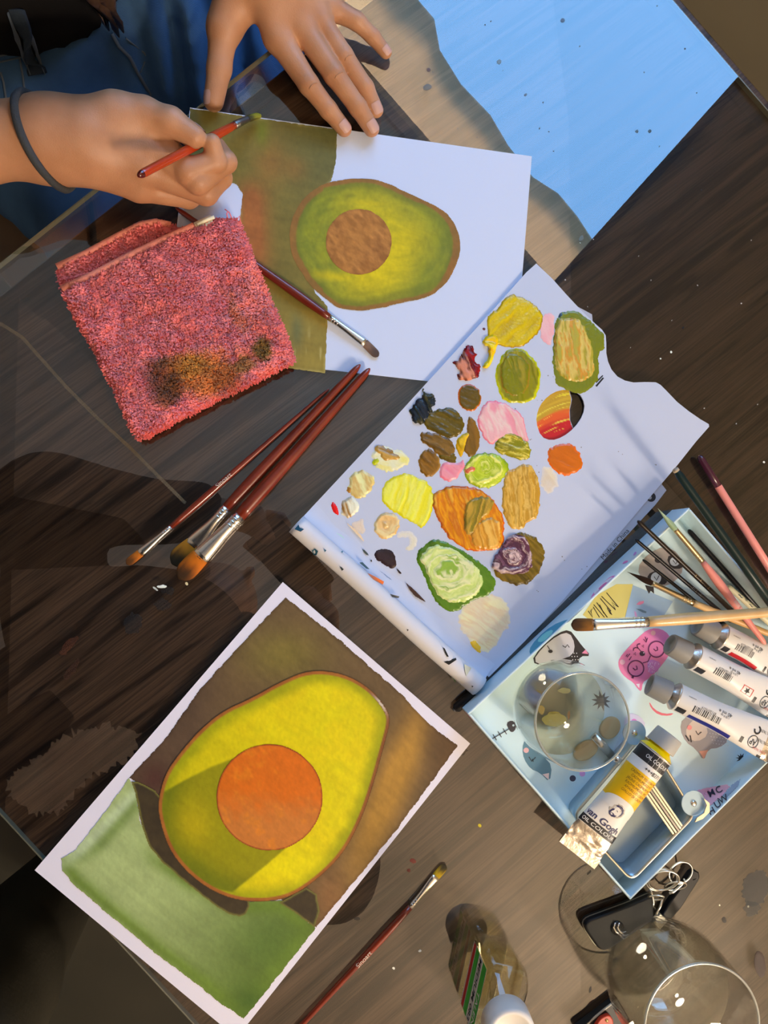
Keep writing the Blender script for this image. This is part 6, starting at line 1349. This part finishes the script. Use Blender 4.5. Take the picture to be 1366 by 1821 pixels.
# ---- jeans
th = {'R': [(R3(-.60, .10, -.175), .108), (R3(-.36, .090, -.150), .082), (R3(-.10, .04, -.19), .066)], 'L': [(R3(-.60, .26, -.175), .108), (R3(-.36, .285, -.150), .086), (R3(-.10, .33, -.19), .066)]}
def jeans(p):
    d = smin(chain(p, th['R'], .02), chain(p, th['L'], .02), .022)
    d = smin(d, ell_sd(p, R3(-.60, .18, -.12), (.165, .165, .125)), .03)
    for k_ in ('R', 'L'):
        kn_ = th[k_][2][0]; d = smin(d, cone_sd(p, kn_, np.array([kn_[0], kn_[1], FLOOR + .08]) - q_ * .04, .066, .050), .03)
    d = np.maximum(d, p[:, 2] - (-.040 + .10 * ((p @ q_) + .60)))       # waist cut, tilted
    an = p[:, 0] * NX[0] + p[:, 1] * NX[1]; aa = p[:, 0] * AX[0] + p[:, 1] * AX[1]
    w_ = sstep(.14, .22, an) * sstep(-.20, -.36, aa); d = d - w_ * .0090 * np.sin((an * 1.0 + aa * .35) * 170 + 2.2 * np.sin(aa * 30)) * sstep(-.16, -.09, p[:, 2])
    d = d - .0028 * np.sin(an * 60 + aa * 95) * np.sin(aa * 42 - an * 30)
    return d
lo = R3(-.40, .19, 0) - np.array([.48, .42, .72]); hi = R3(-.40, .19, 0) + np.array([.48, .42, .02])
VJ, FJ = surfnet(jeans, lo, hi, .0085); VJ = relax(VJ, FJ, 1, .3)
def denim():
    m, nt, b = nodes('denim'); L = nt.links.new; N = nt.nodes.new; tc = N('ShaderNodeTexCoord')
    n1 = N('ShaderNodeTexNoise'); n1.inputs['Scale'].default_value = 9; n1.inputs['Detail'].default_value = 5; L(tc.outputs['Object'], n1.inputs['Vector'])
    rp = N('ShaderNodeValToRGB'); L(n1.outputs['Fac'], rp.inputs['Fac']); e = rp.color_ramp.elements; e[0].position = .3; e[0].color = (.030, .075, .165, 1); e[1].position = .75; e[1].color = (.095, .215, .42, 1)
    wv = N('ShaderNodeTexWave'); wv.inputs['Scale'].default_value = 420; wv.bands_direction = 'DIAGONAL'; wv.inputs['Distortion'].default_value = 2; L(tc.outputs['Object'], wv.inputs['Vector'])
    mx = N('ShaderNodeMixRGB'); mx.blend_type = 'MULTIPLY'; mx.inputs['Fac'].default_value = .35; L(rp.outputs[0], mx.inputs[1]); L(wv.outputs['Color'], mx.inputs[2]); L(mx.outputs[0], b.inputs['Base Color'])
    b.inputs['Roughness'].default_value = .9; b.inputs['Specular IOR Level'].default_value = .15
    bp = N('ShaderNodeBump'); bp.inputs['Strength'].default_value = .3; bp.inputs['Distance'].default_value = .0006; L(wv.outputs['Fac'], bp.inputs['Height']); L(bp.outputs[0], b.inputs['Normal']); MATS['denim'] = m; return m
m_den = denim(); jn = obj('jeans', VJ, FJ, m_den, painter, label='blue denim jeans')
def trace(fn, px, py, t0=.45, t1=1.2):
    o_ = np.array([0, 0, CAMH]); d_ = P(px, py, 0) - o_; d_ /= np.linalg.norm(d_); t = t0
    for _ in range(90):
        s_ = float(fn((o_ + d_ * t)[None])[0])
        if s_ < .0004 or t > t1: break
        t += s_ * .8
    return o_ + d_ * t, t < t1
def surf_line(fn, pts, n=16, lift=.0012):
    p = np.array(pts, float); s_ = np.linspace(0, len(p) - 1, n); out = []
    for a in s_:
        i = min(int(a), len(p) - 2); q = p[i] * (1 - (a - i)) + p[i + 1] * (a - i); r, ok = trace(fn, *q)
        if ok: out.append(r + np.array([0, 0, lift]))
    return np.array(out)
m_seam = M('denim_seam', (.10, .13, .17), .9, bump=(500, .5)); m_loop = M('denim_dark', (.020, .034, .055), .9, bump=(420, .5, .001))
def seam(pts, w, h, mat, nm, n=16, fn=None):
    l_ = surf_line(fn or jeans, pts, n)
    if len(l_) > 3: v, f = tube(l_, [(w, h)] * len(l_), 8); obj(nm, v, f, mat, jn)
seam([(-30, 110), (0, 101), (40, 92), (80, 76), (120, 58), (165, 32), (200, 8)], .0011, .0006, m_seam, 'seam')
seam([(-30, 122), (0, 112), (40, 103), (84, 86), (124, 67), (170, 40)], .0009, .0005, m_seam, 'seam')
seam([(36, 106), (42, 140), (46, 172), (54, 200)], .0010, .0007, m_seam, 'seam', 10); seam([(2, 130), (8, 150), (12, 180)], .0010, .0007, m_seam, 'seam', 8)
seam([(200, 62), (212, 84), (232, 104), (246, 132), (262, 160), (284, 196)], .0016, .0014, m_seam, 'fly_seam'); seam([(225, 70), (262, 100), (250, 130)], .0009, .0007, m_seam, 'seam', 10)
# ---- dark shirt
def shirt(p):
    d = smin(cone_sd(p, pelvis + np.array([0, 0, .09]), chest, .128, .140), cone_sd(p, chest, neck - np.array([0, 0, .03]), .115, .068), .05)
    d = smin(d, smin(cone_sd(p, chest, shL, .10, .066), cone_sd(p, chest, shR, .10, .066), .02), .04)
    for a, b in ((shL, elL), (shR, elR)): d = smin(d, cone_sd(p, a, a + (b - a) * .62, .066, .058), .02)
    d = d - .004 * np.sin(p[:, 2] * 60 + p[:, 0] * 30) * np.sin(p[:, 1] * 40)
    d = np.maximum(d, -.038 - p[:, 2]); return np.maximum(d, p[:, 2] - .425)
VS, FS = surfnet(shirt, R3(-.60, .18, 0) - np.array([.36, .38, .09]), R3(-.60, .18, 0) + np.array([.36, .36, .47]), .0105)
obj('shirt', VS, FS, M('black_cotton', (.010, .009, .009), .92, spec=.1, bump=(300, .3)), painter, label='black short sleeved top')
def both(p): return smin(jeans(p), shirt(p), .012)
seam([(26, 18), (40, 56), (54, 96), (68, 134)], .0085, .0016, m_loop, 'belt_loop', 12, both)
for o_ in (-13, 13): seam([(28 + o_, 24), (40 + o_, 58), (54 + o_, 98), (68 + o_, 134)], .0006, .0022, m_seam, 'seam', 12, both)
# ---- hair
m_hairb = M('brown_hair', (.030, .014, .008), .45, spec=.4, var=(.060, .030, .016), var_scale=120)
hv = []
def haircap(p): return np.maximum(np.minimum(ell_sd(p, head + np.array([0, 0, .012]) - q_ * .010, (.096, .096, .116)), 1), (p - head) @ q_ - .048)
VH, FH = surfnet(haircap, head - .15, head + .15, .008); hv.append((VH, FH))
rg = random.Random(3)
for i in range(46):
    s_ = rg.uniform(-1, 1); lt = np.array([NX[0], NX[1], 0]); st_ = head + lt * s_ * .088 + q_ * rg.uniform(-.06, .045) + np.array([0, 0, rg.uniform(-.03, .04)])
    en = R3(-.575 + rg.uniform(-.05, .05), .19 + s_ * .12 + rg.uniform(-.015, .015), rg.uniform(.05, .20)); md = (st_ + en) / 2 + q_ * rg.uniform(-.01, .03) + lt * s_ * .03
    hv.append(tube([st_, st_ * .6 + md * .4, md, md * .4 + en * .6, en], [.009, .011, .010, .007, .0012], 7))
for px, py, z0 in ((196, 30, .02), (204, 48, .0), (190, 22, .03), (212, 40, .01), (186, 36, .02)):
    en = P(px + 8, py + 18, z0); md = P(px, py, z0 + .03); up_ = P(px - 20, py - 40, z0 + .10); hv.append(tube([head + q_ * .02 + np.array([0, 0, -.04]), (head + up_) / 2, up_, md, en], [.006, .006, .0055, .003, .0006], 7))
v, f = merge(*hv); obj('hair', v, f, m_hairb, painter, label='long dark brown hair')
# ---- hair tie on the wrist
wa, wb = Q(64, 180, .052), Q(96, 318, .052); cx_ = (wa + wb) / 2; ax1 = (wa - wb) / 2; ax1 *= 1.015; pts = []
e1 = ax1 / np.linalg.norm(ax1)
for a in np.linspace(0, 2 * math.pi, 49):
    dr_ = e1 * math.cos(a) + np.array([-.28, 0, .96]) * math.sin(a); dr_ /= np.linalg.norm(dr_); r_ = .010
    while float(rsdf((cx_ + dr_ * r_)[None])[0]) < .0012 and r_ < .06: r_ += .0006
    pts.append(cx_ + dr_ * r_)
v, f = tube(pts, [(.0030, .0030)] * 49, 10, cap=False); ht = obj('hair_tie', v, f, M('tie_grey', (.045, .05, .055), .85, bump=(700, .6, .001)), painter, label='dark grey elastic band round the wrist')
v, f = tube([Q(58, 178, .075), Q(55, 190, .080), Q(49, 200, .0815), Q(47, 212, .0815)], .0007, 6); obj('loose_thread', v, f, M('thread_pale', (.6, .55, .45), .8), ht)
# ---- brush in the hand
brush('paint_brush', 'short orange-red brush held in the right hand, green paint on its tip', Q(464, 204, .0075), Q(441, 211, .0145), Q(417, 223, .0240), Q(245, 313, .0930), 13.5 * SC(.02) / 2, 17 * SC(.05) / 2, 15 * SC(.08) / 2, M('varnished_orange', lin((214, 70, 26)) * .72, .25, coat=.4), M('ferrule_grey', (.30, .29, .27), .35, metal=1.0), ((70, 64, 24), (150, 140, 30)), 13 * SC(.02) / 2, .0022, endcap=(.955, M('end_dark_red', lin((110, 24, 18)) * .6, .2, coat=.5)))

# ================================================================== chair under the painter
m_chair = M('chair_wood', (.16, .085, .030), .5, var=(.11, .055, .02), var_scale=20)
chair = thing('dining_chair', 'brown wooden chair under the seated person', 'chair', R3(-.62, .16, FLOOR))
bevel(obj('seat', *rbox(-.84, -.43, -.05, .39, -.325, -.285), m_chair, chair, smooth=False), .006)
for a in (-.82, -.47):
    for n in (-.03, .35):
        z1 = .10 if a < -.6 else -.325; bevel(obj('leg', *rbox(a - .018, a + .018, n - .018, n + .018, FLOOR, z1), m_chair, chair, smooth=False), .003)
for z in (-.10, .02): bevel(obj('back_rail', *rbox(-.832, -.812, -.012, .332, z, z + .06), m_chair, chair, smooth=False), .003)

# ================================================================== the photographer, seen mirrored in the glass
ph = thing('person', 'person in dark clothes standing at the table corner with a phone', 'person', R3(.0, -.62, FLOOR))
hd = R3(-.05, -.20, .93); nk = R3(-.03, -.29, .80); ch = R3(-.02, -.33, .62); pv = R3(.02, -.55, .14)
sL, sR = R3(-.19, -.38, .70), R3(.19, -.38, .70); eL, eR = R3(-.34, -.25, .60), R3(.38, -.29, .56); hL, hR = R3(-.115, -.03, .672), R3(.095, -.05, .672)
def ph_skin(p):
    q = -np.array([NX[0], NX[1], 0]) * -1
    d = smin(ell_sd(p, hd, (.082, .082, .112)), cone_sd(p, nk, hd, .052, .055), .03); d = smin(d, cone_sd(p, hd + q * .075 - np.array([0, 0, .01]), hd + q * .095 - np.array([0, 0, .035]), .009, .013), .012)
    for a, b in ((eL, hL), (eR, hR)):
        d = np.minimum(d, cone_sd(p, a, b, .040, .026)); dr = (b - a) / np.linalg.norm(b - a)
        ctr_ = R3(-.01, -.03, .668); d = smin(d, cone_sd(p, b, b + (ctr_ - b) * .42, .024, .018), .012)
    return d
VP, FP = surfnet(ph_skin, R3(0, -.2, .5) - np.array([.62, .52, .1]), R3(0, -.2, .8) + np.array([.42, .56, .28]), .0105)
pb = obj('body', VP, FP, m_skin, ph)
for s_, h_ in ((1, hR), (-1, hL)):     # fingers round the phone edge
    for k_ in range(4):
        b_ = h_ + R3(-.030 * s_, .018 - .017 * k_, .006); e1 = b_ + R3(-.022 * s_, .002, .006); e2 = e1 + R3(-.016 * s_, 0, -.002); v, f = tube([b_, e1, e2], [.0092, .0085, .0065], 8); obj('finger', v, f, m_skin, pb)
    b_ = h_ + R3(-.018 * s_, .022, -.002); v, f = tube([b_, b_ + R3(-.02 * s_, .018, .008), b_ + R3(-.038 * s_, .016, .014)], [.011, .0095, .007], 8); obj('thumb', v, f, m_skin, pb)
def ph_cloth(p):
    d = smin(cone_sd(p, pv, ch, .135, .19), cone_sd(p, ch, nk - np.array([0, 0, .02]), .13, .070), .06); d = smin(d, smin(cone_sd(p, ch, sL, .11, .072), cone_sd(p, ch, sR, .11, .072), .02), .05)
    for a, b in ((sL, eL), (sR, eR)): d = smin(d, cone_sd(p, a, b, .088, .066), .05)
    for a, b in ((eL, hL), (eR, hR)): d = smin(d, cone_sd(p, a, a + (b - a) * .72, .064, .050), .05)
    return d + .004 * np.sin(p[:, 2] * 45 + p[:, 0] * 20) * np.sin(p[:, 1] * 35)
VP, FP = surfnet(ph_cloth, R3(0, -.42, .3) - np.array([.60, .56, .34]), R3(0, -.42, .5) + np.array([.60, .60, .36]), .0135)
obj('jumper', VP, FP, M('dark_jumper', (.016, .014, .013), .9, spec=.1, bump=(220, .4)), ph)
def ph_tr(p):
    d = None
    for s_ in (1, -1):
        e_ = chain(p, [(pv + R3(.085 * s_, 0, .02), .105), (R3(.02 + .10 * s_, -.60, -.30), .078), (R3(.02 + .11 * s_, -.64, FLOOR + .08), .060)], .03); d = e_ if d is None else smin(d, e_, .03)
    return d
VP, FP = surfnet(ph_tr, R3(.02, -.6, -.3) - np.array([.36, .36, .42]), R3(.02, -.6, .0) + np.array([.36, .36, .28]), .0135)
obj('trousers', VP, FP, M('grey_trousers', (.045, .042, .032), .9, spec=.1, bump=(220, .4)), ph)
for s_ in (1, -1):
    c = R3(.02 + .11 * s_, -.59, FLOOR); v, f = tube([c + R3(0, -.07, .045), c + R3(0, -.02, .05), c + R3(0, .06, .035), c + R3(0, .11, .022)], [(.040, .040), (.046, .048), (.046, .033), (.032, .020)], 14); obj('shoe', v, f, M('shoe_black', (.02, .02, .02), .5), ph)
v, f = surfnet(lambda p: np.maximum(ell_sd(p, hd + np.array([0, 0, .010]) - R3(0, .012, 0), (.098, .098, .120)), (p - hd) @ R3(0, 1, 0) - .045), hd - .15, hd + .15, .010); obj('hair', v, f, m_hairb, ph)
phone = thing('phone', 'slim dark phone held flat over the table', 'phone', R3(-.012, -.03, .662))
bevel(obj('phone_body', *prism(round_poly([R3(a, n, 0)[:2] for a, n in ((-.085, -.065), (.062, -.065), (.062, .008), (-.085, .008))], .009, 5), .6625, .6705), M('phone_dark', (.02, .02, .022), .3), phone, smooth=False), .0015, 2)
